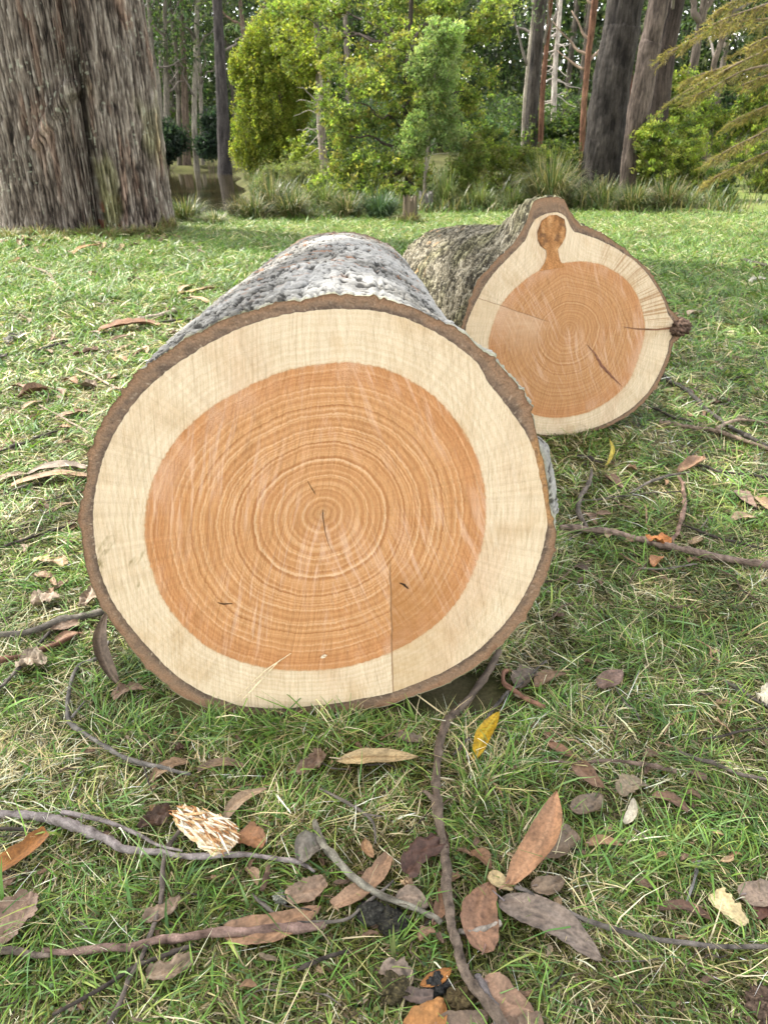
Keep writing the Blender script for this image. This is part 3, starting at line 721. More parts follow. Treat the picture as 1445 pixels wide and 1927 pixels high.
# ------------------------------------------------------------------ the giant twin-stemmed tree
def giant_tree():
    front = on_ground(150, 440)
    cx, cy = -3.98, front[1] + .72
    root = thing('giant_tree', 'huge old tree with two fused stems of grey fibrous bark, rising beyond the lawn', 'tree', (cx, cy, 0))
    N, K = 720, 420
    th = np.linspace(-np.pi, np.pi, N, endpoint=False)
    zs = np.concatenate([np.linspace(-.15, 2.9, K), np.linspace(3.0, 17, 60)])
    ct, st = np.cos(th), np.sin(th)
    def exit_r(ox, oy, r):
        b = ct * ox + st * oy; c = ox * ox + oy * oy - r * r
        disc = b * b - c
        return np.where(disc > 0, b + np.sqrt(np.maximum(disc, 0)), 0.0)
    ra, rb = exit_r(-.55, .0, .72), exit_r(.62, -.05, .47)
    k = 14.0
    R = np.log(np.exp(k * ra) + np.exp(k * rb)) / k
    Z = zs[:, None]
    tp = 1 - .022 * np.clip(Z, 0, 30)
    flare = 1 + .03 * np.exp(-np.clip(Z, 0, 9) / .16) - .015 * sstep(1.5, .2, Z)
    RR = R[None] * tp * flare
    X, Y = ct[None] * RR, st[None] * RR
    tw = .14 * fbm(X * 1.1, Y * 1.1, Z * .5, 2)
    big = fbm(X * 3.2 + tw, Y * 3.2, Z * .45, 3)
    fis = fbm(X * 13 + tw * 2, Y * 13, Z * .9, 4)
    fib = fbm(X * 36 + tw * 5, Y * 36, Z * 2.2, 3)
    fine = fbm(X * 72, Y * 72, Z * 6, 3)
    rid = 1 - np.abs(fis) * 2.2
    D = .014 * big + .020 * (-sstep(.55, .95, rid)) + .016 * fib + .014 * fine
    cleft = np.exp(-((th[None] + .98 - .10 * (Z - 1)) / .075) ** 2)
    D = D - .11 * cleft
    # rib of an old healed branch slanting down to the cleft
    xs_, zs_ = cx + X, Z + 0 * X
    A_, B_ = at_dist(126, 162, cy - .5), at_dist(76, 275, cy - .55)
    ab = np.array([B_[0] - A_[0], B_[2] - A_[2]]); tt = np.clip(((xs_ - A_[0]) * ab[0] + (zs_ - A_[2]) * ab[1]) / (ab @ ab), 0, 1)
    dd = np.hypot(xs_ - A_[0] - tt * ab[0], zs_ - A_[2] - tt * ab[1]) + .02 * fib
    rib = np.exp(-(dd / (.075 - .03 * tt)) ** 4) * (st[None] < 0)
    D = D + .13 * rib * (1 - .6 * tt)
    P = np.stack([cx + ct[None] * (RR + D), cy + st[None] * (RR + D), Z + 0 * RR], -1)
    t = .50 + .30 * fib + .26 * fine - .38 * sstep(.60, .98, rid) + .10 * big - .24 * cleft + .06 * rib
    C = ramp(t, [(.05, (.016, .013, .011)), (.28, (.064, .050, .041)), (.48, (.140, .116, .096)), (.68, (.240, .208, .176)), (.92, (.41, .375, .33))])
    red = sstep(.35, .65, fbm(X * 4 + 7, Y * 4, Z * .8, 3))
    C = lerp(C, C * np.array((1.16, .90, .80)), (.7 * red)[..., None])
    mossy = sstep(.05, .5, fbm(X * 2.2 + 2, Y * 2.2, Z * 1.0 + 4, 3)) * sstep(2.4, .3, Z) * sstep(-.2, .5, ct)[None]
    C = lerp(C, C * np.array((.86, .93, .62)) + np.array((.006, .010, 0)), (mossy)[..., None])
    lich = sstep(.46, .62, fbm(X * 26 + 5, Y * 26, Z * 13, 3)) * sstep(.0, .4, fbm(X * 3, Y * 3, Z * 2, 2))
    C = lerp(C, np.array((.36, .38, .30)), (.55 * lich)[..., None])
    # sapwood-red rubs at the foot, in the cleft
    rub = sstep(.30, .55, fbm(X * 6, Y * 6, Z * 3 + 2, 3)) * sstep(.55, .1, Z) * np.exp(-((ct[None] * RR - .28) ** 2) / .06)
    C = lerp(C, np.array((.20, .055, .025)), (.85 * rub)[..., None])
    TR[root.name] = MB().grid(P, C, wrap=True).build('trunk', M_GIANT, root)
    # crown: high, lopsided, unseen; its clumps are placed for the shade they cast on the near ground
    br, cr = Limbs(), MB()
    top = np.array([cx, cy, 9.0])
    k_sun = 1 / math.tan(SUN_EL)
    def shade_spot(c):
        return c[0] - SUN_AZ[0] * c[2] * k_sun, c[1] - SUN_AZ[1] * c[2] * k_sun
    hubs = []
    n_try = 0; cl = []
    while len(cl) < 1000 and n_try < 40000:
        n_try += 1
        z = RNG.uniform(8.0, 15.5)
        gx, gy = RNG.uniform(-2.6, 5.5), RNG.uniform(-3.5, 2.75)
        edge = 1.85 + .32 * (gx + 1.3) * .7 + .25 * math.sin(gx * 3.1)
        if gy > edge: continue
        if -.15 < gx < .66 and .78 < gy < 2.35: continue         # daylight on the top of the big log
        if gy > edge - .45 and RNG.random() < .55: continue
        if float(fbm(gx * 1.5 + 3, gy * 1.5, 4.0, 2)) > .22 and not (.3 < gx < 1.3 and .7 < gy < 1.6): continue
        c = np.array([gx + SUN_AZ[0] * z * k_sun, gy + SUN_AZ[1] * z * k_sun, z])
        cl.append(c)
    for _ in range(150):                                        # the rest of the crown round the stems
        c = np.array([cx, cy, 15]) + RNG.normal(size=3) * np.array([2.2, 2.0, 2.2])
        gx, gy = shade_spot(c)
        if 0.8 < gx < 5.2 and 2.9 < gy < 9.0 and RNG.random() < .75: continue
        cl.append(c)
    cl = np.array(cl)
    for c in cl:
        leaf_quads(cr, cloud(c, (.32, .32, .24), 44, .1), .16, .42, (.05, .075, .022), droop=.6)
    order = RNG.permutation(len(cl))[:34]
    for j in order:
        s = np.array([cx, cy, RNG.uniform(6.5, 13)])
        limb(br, s, cl[j], .13, .02, (.17, .14, .11), sag=.06, n=10, wig=.03)
    br.build('limb', M_BARK, TR.get(root.name, root))
    cr.build('crown', M_FOL, root)
giant_tree()

# ------------------------------------------------------------------ trees behind the lawn
GREY, DGREY = (.075, .066, .054), (.25, .225, .19)
def eucalypt_crown(root, P, n, spread, zlo, zhi, cols, L=.16, leaf=26, crad=.55, limbs=10, name='crown'):
    cr, br = MB(), Limbs()
    ax, ay = P[-1][0], P[-1][1]
    base_p = np.array(P)
    for i in range(n):
        z = RNG.uniform(zlo, zhi)
        x0 = np.interp(z, base_p[:, 2], base_p[:, 0]); y0 = np.interp(z, base_p[:, 2], base_p[:, 1])
        a = RNG.uniform(0, 2 * np.pi); q = spread * math.sqrt(RNG.random())
        c = np.array([x0 + q * math.cos(a), y0 + q * math.sin(a), z])
        leaf_quads(cr, cloud(c, np.array([1, 1, .65]) * crad, leaf, .1), L, .32, np.array(cols[RNG.integers(len(cols))]) * RNG.uniform(.7, 1.3), droop=.9)
        if i < limbs:
            zz = z - RNG.uniform(.4, 1.6)
            s = np.array([np.interp(zz, base_p[:, 2], base_p[:, 0]), np.interp(zz, base_p[:, 2], base_p[:, 1]), zz])
            limb(br, s, c, .05, .012, (.16, .14, .12), n=7, wig=.05, seg=5)
    if br.n: br.build('limb', M_BARK, TR.get(root.name, root))
    cr.build(name, M_FOL, root)

EUC = [(.040, .066, .030), (.055, .085, .030), (.075, .105, .045), (.035, .055, .028)]
PALE = [(.10, .13, .07), (.075, .11, .055), (.13, .15, .08)]

# slim gums on the far bank of the pond
for label, d, pts, w, kind in (
    ('slim grey gum nearest the giant tree, leaning away from it as it rises', 36, [(309, 234), (300, 170), (288, 100), (280, 0)], [10, 9, 8, 8], 0),
    ('grey gum with a kinked stem, second in the line from the giant tree', 37, [(312, 236), (314, 170), (312, 90), (310, 0)], [12, 11, 9, 8], 0),
    ('thin straight gum, third in the line from the giant tree', 38, [(338, 240), (335, 150), (330, 80), (318, 0)], [9, 8, 8, 7], 0),
    ('stouter brown gum, fourth in the line from the giant tree', 38, [(352, 270), (347, 160), (345, 80), (340, 0)], [15, 12, 11, 9], 1),
    ('pale gum with a bent foot, standing on the sunny far bank', 37, [(371, 282), (366, 230), (369, 110), (372, 0)], [11, 10, 9, 9], 2),
    ('thin pale gum close beside the one with the bent foot', 38, [(382, 282), (378, 180), (374, 90), (371, 20)], [8, 7, 6, 5], 2),
):
    lo, hi = [((.07, .062, .05), (.25, .225, .18)), ((.06, .046, .036), (.22, .17, .13)), ((.11, .098, .078), (.34, .31, .25))][kind]
    r, P, _ = px_tree('gum_tree', label, 'tree', d, pts, w, lo, hi, ext=7, group='slim gums on the far bank')
    eucalypt_crown(r, P, 46, 1.7, 3.6, 10, EUC, L=.22, leaf=20)
r, P, _ = px_tree('dark_gum_tree', 'tall dark almost black trunk standing left of the yellow-green cypress', 'tree', 33, [(424, 296), (419, 200), (414, 100), (409, 0)], [27, 22, 20, 18], (.018, .016, .016), (.085, .075, .070), ext=8)
eucalypt_crown(r, P, 30, 2.0, 5, 11, EUC, L=.2)
r, P, _ = px_tree('gum_tree', 'slender forked gum between the dark trunk and the yellow-green cypress', 'tree', 36, [(468, 270), (462, 150), (458, 60), (452, 0)], [10, 9, 9, 7], (.08, .06, .045), (.26, .2, .15), ext=6)
br = Limbs()
limb(br, at_dist(459, 50, 36), at_dist(425, 30, 36), .07, .04, (.16, .11, .08)); limb(br, at_dist(459, 60, 36), at_dist(500, 10, 36), .07, .04, (.16, .11, .08)); limb(br, at_dist(426, 30, 36), at_dist(400, 5, 36), .04, .03, (.16, .11, .08))
br.build('limb', M_BARK, TR[r.name])
eucalypt_crown(r, P, 34, 2.2, 3.9, 8, PALE + EUC, L=.2, limbs=0)

# yellow-green weeping cypress
def cypress(name, label, d, boxes, cols, foot_px, lean=0, n_cl=170, L=.085):
    b = base(foot_px, d)
    root = thing(name, label, 'tree', b)
    cr = MB()
    top = None
    for (px, py, wpx, hpx) in boxes:
        c = at_dist(px, py, d); s = px_size(c)
        rad = np.array([wpx * s / 2, wpx * s / 2 * .8, hpx * s / 2])
        for cc in cloud(c, rad, max(24, int(n_cl * wpx * hpx / 9000)), .35):
            col = np.array(cols[RNG.integers(len(cols))]) * RNG.uniform(.75, 1.2)
            # upright plume of foliage
            leaf_quads(cr, cloud(cc, (.13, .13, .26) * np.array(RNG.uniform(.6, 1.4)), 58, .05), L * .85, .45, col, up=.3, var=.25)
        top = c if top is None or c[2] > top[2] else top
    trunk_mesh(root, [b - [0, 0, .1], b + (top - b) * .5, top], [.11, .08, .03], (.05, .042, .03), (.16, .13, .10), seg=10, n=16)
    cr.build('crown', M_FOL, root)
    return root
YG = [(.24, .27, .04), (.19, .23, .034), (.28, .295, .055), (.12, .16, .025)]
cypress('cypress_tree', 'dense yellow-green weeping cypress at the edge of the pond', 25.5, [(520, 195, 140, 240), (500, 110, 80, 140), (560, 130, 70, 180), (480, 245, 85, 140), (545, 270, 90, 120), (470, 160, 60, 150), (448, 130, 30, 60), (455, 290, 40, 70), (585, 60, 30, 90), (535, 40, 60, 70), (510, 320, 70, 50), (600, 140, 36, 70)], YG, 520, n_cl=130)

# pale thin dead tree and its bare curling branches
r, P, _ = px_tree('slender_tree', 'slender pale-barked tree with bare curling branches, in front of the cypress', 'tree', 20, [(610, 372), (608, 300), (604, 230), (601, 165)], [8, 14, 15, 13], (.13, .105, .085), (.42, .36, .30), ext=2.2, seg=12, amp=.1)
br = Limbs()
for a, b_, rr in (((603, 200), (560, 165), .016), ((603, 205), (556, 190), .014), ((605, 255), (560, 245), .014), ((605, 240), (570, 260), .012), ((607, 250), (575, 285), .012), ((603, 190), (622, 160), .016), ((606, 280), (570, 300), .01), ((603, 215), (552, 218), .01)):
    limb(br, at_dist(*a, 20), at_dist(*b_, 20) + [0, RNG.uniform(-.3, .3), 0], rr, .004, (.42, .38, .33), sag=.12, n=9, wig=.06)
br.build('limb', M_BARK, TR[r.name])
cr = MB()
clump_crown(cr, [(at_dist(575, 60, 20), (.75, .7, 1.0)), (at_dist(580, 120, 20), (.45, .5, .35))], 60, 60, .2, .075, .45, YG[:2] + [(.16, .19, .05)], droop=.3)
cr.build('crown', M_FOL, r)

# the leafy tree in the middle
d = 16.5
r, P, _ = px_tree('leafy_tree', 'broad bright green leafy tree with a dark trunk, over the two old stumps', 'tree', d, [(772, 372), (768, 300), (764, 200), (770, 80)], [17, 15, 14, 10], (.022, .018, .014), (.085, .07, .055), ext=1.6, seg=14)
br, cr = Limbs(), MB()
blobs = []
for (px, py, wx, hy, dy) in ((690, 90, 150, 120, .3), (660, 190, 100, 120, -.2), (700, 210, 130, 140, -.6), (675, 300, 120, 110, -.3), (800, 60, 150, 110, .5), (760, 140, 120, 120, -.3), (640, 60, 90, 90, .6), (850, 100, 110, 130, .6), (740, 250, 100, 140, .2), (870, 30, 120, 60, .9), (660, 352, 60, 50, 0), (720, 340, 80, 60, .2), (560, 20, 90, 60, 1.2), (620, 0, 100, 60, .9), (700, -10, 110, 70, .6), (770, -30, 120, 70, .8), (845, 0, 100, 60, 1.0), (905, 70, 60, 90, 1.2), (640, 250, 60, 90, -.4), (880, 170, 60, 80, .8)):
    c = at_dist(px, py, d + dy * 1.6); s = px_size(c)
    limb(br, [P[2][0], P[2][1], max(.5, min(c[2] - .3, 2.6))], c, .035, .008, (.07, .055, .045), n=8, wig=.05)
    for _ in range(5):
        k = RNG.uniform(.28, .62)
        blobs.append((c + RNG.normal(size=3).clip(-1.6, 1.6) * np.array([wx * s * .36, .45, hy * s * .36]), np.array([wx * s * .5 * k, .5, hy * s * .42 * k])))
GR = [(.17, .225, .045), (.22, .27, .055), (.26, .30, .075), (.11, .155, .035), (.21, .205, .05), (.07, .10, .03)]
clump_crown(cr, blobs, 15, 36, .10, .070, .45, GR, droop=.35)
clump_crown(cr, [(c_, r_ * 1.7) for c_, r_ in blobs], 9, 16, .15, .070, .45, GR, droop=.35)
br.build('limb', M_BARK, TR[r.name])
cr.build('crown', M_FOL, r)

# silver-green sapling
d = 15.2
r, P, _ = px_tree('sapling', 'young sapling with a thin pale stem and blue-green leaves, beside the stumps', 'tree', d, [(797, 372), (800, 320), (807, 250), (815, 170)], [7, 6, 6, 5], (.22, .19, .15), (.48, .43, .36), ext=.9, seg=8, n=24)
br, cr = Limbs(), MB()
limb(br, at_dist(800, 330, d), at_dist(815, 285, d), .014, .006, (.40, .36, .31)); limb(br, at_dist(812, 290, d), at_dist(845, 288, d - .2), .009, .003, (.40, .36, .31))
blobs = []
for (px, py, wx, hy) in ((815, 90, 70, 90), (835, 130, 70, 70), (790, 120, 50, 60), (850, 70, 50, 60), (790, 240, 60, 60), (835, 225, 60, 60), (775, 270, 50, 50), (850, 255, 40, 40), (820, 180, 60, 50)):
    c = at_dist(px, py, d); s = px_size(c)
    blobs.append((c, np.array([wx * s / 2, .4, hy * s / 2])))
    limb(br, [np.interp(c[2] - .2, [p[2] for p in P], [p[0] for p in P]), d, c[2] - .2], c, .008, .003, (.36, .33, .28), n=6)
clump_crown(cr, blobs, 44, 52, .12, .065, .4, [(.23, .30, .11), (.28, .34, .15), (.17, .235, .085)], droop=.3)
br.build('limb', M_BARK, TR[r.name]); cr.build('crown', M_FOL, r)

# two weathered stumps, colours darkened as if standing in shade
def stump(label, px0, px1, py0, py1, d, lo, hi):
    b = base((px0 + px1) / 2, d); s = px_size(b)
    R = (px1 - px0) * s / 2; hgt = zat(py0, d) 
    root = thing('tree_stump', label, 'stump', b)
    th = np.linspace(0, 2 * np.pi, 48, endpoint=False); z = np.linspace(-.05, 1, 26)
    top = 1 - .55 * np.abs(fbm(np.cos(th) * 2.2, np.sin(th) * 2.2, px0, 4))
    Zg = z[:, None] * hgt * np.where(z[:, None] > .5, lerp(1, top[None], (z[:, None] - .5) * 2), 1)
    Rg = .85 * R * (1 + .26 * fbm(np.cos(th)[None] * 6, np.sin(th)[None] * 6, Zg * 1.5, 3)) * (1 + .35 * np.exp(-np.clip(Zg, 0, 3) / .10))
    P = np.stack([b[0] + Rg * np.cos(th), b[1] + Rg * np.sin(th), b[2] + Zg], -1)
    inner = np.stack([b[0] + .72 * R * np.cos(th), b[1] + .72 * R * np.sin(th), b[2] + hgt * (.9 * top)], -1)
    mid = np.stack([b[0] + .05 * R * np.cos(th), b[1] + .05 * R * np.sin(th), b[2] + hgt * .72 + 0 * th], -1)
    MB().grid(P, bark_cols(P, lo, hi, 2.0, 22, px0), wrap=True).build('trunk', M_BARK, root)
    Q = np.stack([P[-1], inner, mid])
    MB().grid(Q, bark_cols(Q, lo, hi, 20, 20), wrap=True).build('broken_top', M_BARK, root)
stump('shaggy brown rotting stump, the lower of the two beside the sapling', 757, 784, 362, 430, 12.0, (.04, .031, .020), (.17, .135, .092))
stump('grey weathered hollow stump, the taller of the two beside the sapling', 787, 814, 356, 407, 13.6, (.05, .046, .040), (.24, .225, .20))

# right-hand trunks
BR = (.035, .028, .024); BH = (.14, .115, .095)
r, P, _ = px_tree('gum_tree', 'sturdy dark grey gum with black scorched foot, in a clump beyond the knotty log', 'tree', 26, [(996, 284), (1000, 200), (1008, 100), (1016, 0)], [27, 25, 24, 24], (.02, .018, .016), (.115, .10, .088), ext=8, seg=20)
eucalypt_crown(r, P, 26, 1.8, 4.4, 9, PALE + EUC, L=.17, limbs=5)
r, P, _ = px_tree('gum_tree', 'thin pale stem close against the scorched gum', 'tree', 25.5, [(980, 284), (986, 200), (994, 110), (1001, 40)], [6, 6, 6, 5], (.20, .17, .14), (.45, .40, .33), ext=4, seg=8)
eucalypt_crown(r, P, 12, .8, 4.2, 7, PALE, L=.15, limbs=3)
r, P, _ = px_tree('gum_tree', 'thin reddish stem just right of the scorched gum', 'tree', 25.5, [(1015, 280), (1020, 180), (1028, 90), (1036, 0)], [12, 10, 9, 8], (.07, .032, .02), (.22, .115, .075), ext=6, seg=10)
eucalypt_crown(r, P, 14, 1.2, 4.2, 8, EUC, L=.15, limbs=3)
r, P, _ = px_tree('dead_tree', 'bleached dead tree with bare horizontal twigs, right of the clump of three gums', 'tree', 30, [(1040, 240), (1043, 150), (1048, 80), (1052, 30)], [11, 10, 9, 8], (.24, .20, .17), (.56, .50, .44), ext=2.5, seg=10)
br = Limbs()
for _ in range(22):
    y0 = RNG.uniform(50, 220); sd = RNG.choice([-1, 1]); 
    limb(br, at_dist(1045, y0, 30), at_dist(1045 + sd * RNG.uniform(20, 60), y0 + RNG.uniform(-15, 25), 30 + RNG.uniform(-.6, .6)), .022, .006, (.46, .41, .36), n=8, wig=.05, seg=5)
br.build('limb', M_BARK, TR[r.name])
r, P, _ = px_tree('red_gum_tree', 'slim red-barked tree with forking bare limbs, just left of the massive dark trunk', 'tree', 23, [(1094, 290), (1097, 220), (1106, 110), (1119, 0)], [11, 11, 11, 13], (.075, .035, .022), (.24, .13, .085), ext=5, seg=12)
br = Limbs()
for a, b_ in (((1110, 75), (1075, 20)), ((1107, 105), (1040, 40)), ((1100, 130), (1048, 95)), ((1118, 10), (1085, -30)), ((1104, 120), (1150, 60))):
    limb(br, at_dist(*a, 23), at_dist(*b_, 23.3), .045, .012, (.26, .19, .14), sag=-.05, n=9, wig=.04)
br.build('limb', M_BARK, TR[r.name])
eucalypt_crown(r, P, 16, 1.5, 4.0, 7, PALE, L=.15, limbs=0)
r, P, _ = px_tree('ash_tree', 'massive dark grey trunk, the thickest on the far side of the lawn', 'tree', 17.6, [(1124, 366), (1136, 280), (1150, 160), (1168, 60), (1176, 0)], [74, 72, 70, 68, 66], (.014, .012, .011), (.072, .063, .055), ext=9, seg=72, n=260, amp=.07, flare=.12, fz=2.2, fr=7)
eucalypt_crown(r, P, 30, 2.5, 5, 10, EUC, L=.18, limbs=6)
r, P, _ = px_tree('ash_tree', 'leaning brown furrowed trunk just right of the massive dark trunk', 'tree', 16.8, [(1176, 372), (1186, 300), (1203, 200), (1222, 90), (1240, 0)], [24, 32, 40, 40, 37], (.034, .026, .021), (.150, .118, .098), ext=9, seg=48, n=260, amp=.10, flare=.0, fz=2.4, fr=10)
eucalypt_crown(r, P, 24, 2.0, 4.5, 9, EUC, L=.18, limbs=6)
r, P, _ = px_tree('ash_tree', 'dark shadowed trunk half hidden behind the leaning brown trunk', 'tree', 21, [(1222, 330), (1232, 230), (1250, 100), (1268, 0)], [44, 42, 40, 38], (.016, .012, .010), (.070, .054, .045), ext=9, seg=32, n=80, amp=.09, flare=.1)
eucalypt_crown(r, P, 20, 1.8, 4.6, 9, EUC, L=.18, limbs=4)
r, P, _ = px_tree('red_gum_tree', 'dark red-brown stem glimpsed between the massive trunk and the leaning trunk', 'tree', 22, [(1176, 330), (1178, 250), (1184, 130), (1192, 0)], [15, 14, 13, 13], (.04, .016, .010), (.13, .055, .035), ext=6, seg=12)
eucalypt_crown(r, P, 12, 1.5, 4.6, 8, EUC, L=.18, limbs=3)
r, P, _ = px_tree('gum_tree', 'forked dark stem beyond the golden conifer boughs', 'tree', 25, [(1290, 260), (1297, 180), (1308, 100), (1318, 40)], [18, 17, 16, 14], (.045, .036, .03), (.17, .14, .115), ext=2, seg=12)
br = Limbs()
limb(br, at_dist(1318, 42, 25), at_dist(1285, -30, 25), .11, .06, (.15, .12, .10)); limb(br, at_dist(1318, 42, 25), at_dist(1350, -30, 25), .10, .05, (.15, .12, .10))
br.build('limb', M_BARK, TR[r.name])
eucalypt_crown(r, P, 26, 2.0, 4.0, 8, EUC + PALE, L=.16, limbs=0)
r, P, _ = px_tree('gum_tree', 'thinner slanting stem seen through the golden conifer boughs', 'tree', 25, [(1322, 240), (1338, 150), (1356, 80), (1380, 0)], [9, 10, 11, 11], (.05, .04, .03), (.18, .145, .115), ext=5, seg=10)
eucalypt_crown(r, P, 22, 2.0, 3.8, 8, EUC, L=.16, limbs=3)

# ------------------------------------------------------------------ golden conifer, trunk just outside the view
def conifer():
    b = base(1665, 10.0)
    root = thing('conifer_tree', 'conifer with long golden-olive boughs reaching in over the lawn edge', 'tree', b)
    trunk_mesh(root, [b - [0, 0, .1], b + [0, 0, 4], b + [0, 0, 10]], [.30, .24, .06], (.06, .045, .035), (.2, .16, .12), seg=20, n=30)
    br, nd = Limbs(), MB()
    for (px, py, sp, dd, rise) in ((1248, 104, 30, 9.6, .12), (1262, 188, 60, 10.4, .10), (1330, 52, -10, 9.2, .10), (1350, 20, -60, 10.2, .1), (1292, 150, 80, 10.8, .1), (1340, 300, 180, 9.9, .10), (1300, 182, 110, 9.4, .08), (1322, 345, 260, 10.5, .1), (1400, 92, 40, 9.0, .08), (1375, 230, 150, 10.8, .1), (1395, 160, 120, 9.3, .06)):
        tip = at_dist(px, py, dd)
        s = at_dist(1640, sp, 10.0); s[2] += .1
        path = limb(br, s, tip, .03, .004, (.17, .13, .09), sag=rise * .5, n=16, wig=.012)
        D = path[-1] - path[0]; Ln = np.linalg.norm(D); D = D / Ln
        side = np.cross(D, [0, 0, 1.]); side /= np.linalg.norm(side)
        tt = np.concatenate([RNG.uniform(.25, 1, 62), RNG.uniform(.7, 1, 14)])
        for t in tt:
            p = np.array([np.interp(t, np.linspace(0, 1, 16), path[:, k]) for k in range(3)])
            ln = RNG.uniform(.16, .42) * (1.15 - .6 * t)
            v = D * RNG.uniform(.5, 1.0) + side * RNG.choice([-1, 1]) * RNG.uniform(.25, .8) + np.array([0, 0, RNG.uniform(-.45, .05)])
            v /= np.linalg.norm(v)
            q = p + v * ln + [0, 0, -.05]
            k = np.linspace(0, 1, 5)[:, None]
            nd.tube(p + (q - p) * k, np.linspace(.004, .0015, 5), 3, (.16, .12, .06))
            m = int(34 * ln / .3)
            kk = RNG.uniform(0, 1, (m, 1))
            c = p + (q - p) * kk + RNG.normal(size=(m, 3)) * .008
            dv = v + RNG.normal(size=(m, 3)) * .55 + [0, 0, -.1]; dv /= np.linalg.norm(dv, axis=1)[:, None]
            sd = np.cross(dv, RNG.normal(size=(m, 3))); sd /= np.linalg.norm(sd, axis=1)[:, None]
            l = RNG.uniform(.035, .07, (m, 1)); w = .0036
            V = np.stack([c - sd * w, c + sd * w, c + dv * l + sd * w * .3, c + dv * l - sd * w * .3], 1)
            base_c = np.array([(.23, .18, .062), (.18, .165, .05), (.27, .21, .085), (.14, .145, .045)])[RNG.integers(4)]
            C = np.repeat((base_c * RNG.uniform(.7, 1.25, (m, 1)))[:, None], 4, 1)
            nd.add(V.reshape(-1, 3), np.arange(4 * m).reshape(m, 4), C.reshape(-1, 3))
    br.build('limb', M_BARK, TR.get(root.name, root))
    nd.build('needles', M_FOL, root)
conifer()

# ------------------------------------------------------------------ bushes and tussocks
def bush(name, label, d, boxes, cols, L=.06, asp=.4, n_cl=40, n_lf=64, crad=.13, group=None, droop=.1, stems=6, flat=.7):
    b = base(boxes[0][0], d)
    root = thing(name, label, 'bush', b, group)
    cr, br = MB(), Limbs()
    for (px, py, wx, hy) in boxes:
        c = at_dist(px, py, d); s = px_size(c)
        rad = np.array([wx * s / 2, wx * s / 2 * flat, hy * s / 2])
        c[1] += RNG.uniform(-.3, .3)
        c[2] = max(c[2], terr(c[0], c[1]) + rad[2] * .75)
        clump_crown(cr, [(c, rad)], int(n_cl * 2.2), int(n_lf * .6), crad * .85, L * 1.2, asp * 1.1, cols, droop=droop)
        clump_crown(cr, [(c + [0, 0, rad[2] * .1], rad * 1.3)], int(n_cl * .5), int(n_lf * .35), crad * .9, L * 1.2, asp * 1.1, cols, droop=-.2)
        for _ in range(stems):
            e = cloud(c, rad * .9, 1)[0]
            limb(br, b + [RNG.uniform(-.1, .1), 0, -.03], e, .011, .003, (.16, .125, .09), n=7, wig=.04, seg=5)
    br.build('stem', M_BARK, root); cr.build('foliage', M_FOL, root)
    return root
LG = [(.24, .295, .05), (.28, .325, .06), (.17, .225, .04), (.28, .30, .08), (.07, .10, .03)]
FERN = [(.15, .19, .036), (.18, .21, .05), (.11, .15, .032), (.20, .20, .07)]
DG = [(.035, .06, .018), (.05, .08, .022), (.06, .09, .03)]
BL = [(.03, .055, .035), (.045, .075, .045), (.025, .042, .028)]
bush('feathery_bush', 'bright yellow-green feathery bush right of the leaning brown trunk', 16.5, [(1262, 290, 120, 130), (1235, 330, 90, 80), (1225, 265, 60, 70), (1310, 270, 60, 100), (1300, 340, 70, 70)], LG, L=.055, asp=.28, n_cl=60, crad=.10)
bush('small_dark_bush', 'small dark shrub with a bare twiggy foot on the open lawn', 15.5, [(1362, 345, 62, 46), (1358, 372, 34, 30)], DG + FERN[:1], L=.05, asp=.3, n_cl=34, crad=.09)
bush('feathery_bush', 'feathery bush at the lawn edge behind the small dark shrub', 18.5, [(1425, 300, 90, 90), (1440, 350, 50, 60)], LG + FERN, L=.055, asp=.3, n_cl=46, crad=.10)
bush('green_bush', 'leafy green bush filling the gap beyond the conifer boughs', 22, [(1320, 200, 100, 100), (1385, 255, 110, 90), (1415, 200, 70, 90), (1275, 190, 60, 90)], GR + LG, L=.07, n_cl=50, crad=.16)
bush('ferny_bush', 'pale ferny bush just right of the stumps', 15.0, [(868, 330, 70, 70), (890, 300, 60, 60), (850, 360, 50, 50)], FERN, L=.05, asp=.28, n_cl=46, crad=.10)
bush('ferny_bush', 'wide ferny bush below the clump of three gums', 16.5, [(960, 320, 100, 80), (920, 280, 80, 70), (1000, 305, 90, 60), (940, 365, 110, 50)], FERN + LG[:1], L=.05, asp=.28, n_cl=52, crad=.10)
bush('ferny_bush', 'ferny bush at the foot of the slim red-barked tree', 18, [(1050, 300, 90, 70), (1065, 340, 70, 60)], FERN + DG, L=.05, asp=.28, n_cl=46, crad=.10)
bush('round_bush', 'round blue-green bush far back above the ferny bushes', 22, [(905, 250, 70, 50), (930, 262, 50, 40)], [(.07, .125, .05), (.09, .15, .06)], L=.07, n_cl=44, crad=.13)
bush('dark_bush', 'dark green bush behind the three gums, deep in shade', 27, [(1055, 260, 80, 70), (1000, 240, 60, 60), (1090, 250, 50, 80)], DG, L=.09, n_cl=40, crad=.2)
bush('blue_green_bush', 'dark blue-green shrub at the foot of the slim gums', 36, [(318, 265, 70, 60), (300, 290, 50, 40)], BL, L=.12, n_cl=44, crad=.3)
bush('blue_green_bush', 'blue-green shrub between the pale gums and the dark trunk', 35, [(400, 250, 40, 70), (392, 275, 40, 40)], BL, L=.12, n_cl=40, crad=.28)
bush('pondside_bush', 'pale grassy shrub on the bank below the cypress', 19, [(545, 355, 90, 60), (580, 340, 70, 60), (510, 345, 40, 50)], [(.19, .21, .09), (.15, .18, .06), (.22, .22, .12)], L=.09, asp=.12, n_cl=60, n_lf=40, crad=.14, droop=-.6)
bush('pondside_bush', 'lime-green low bush under the leafy tree', 15.2, [(640, 385, 90, 40), (690, 375, 90, 50), (600, 370, 60, 50)], GR + LG, L=.06, n_cl=50, crad=.11)
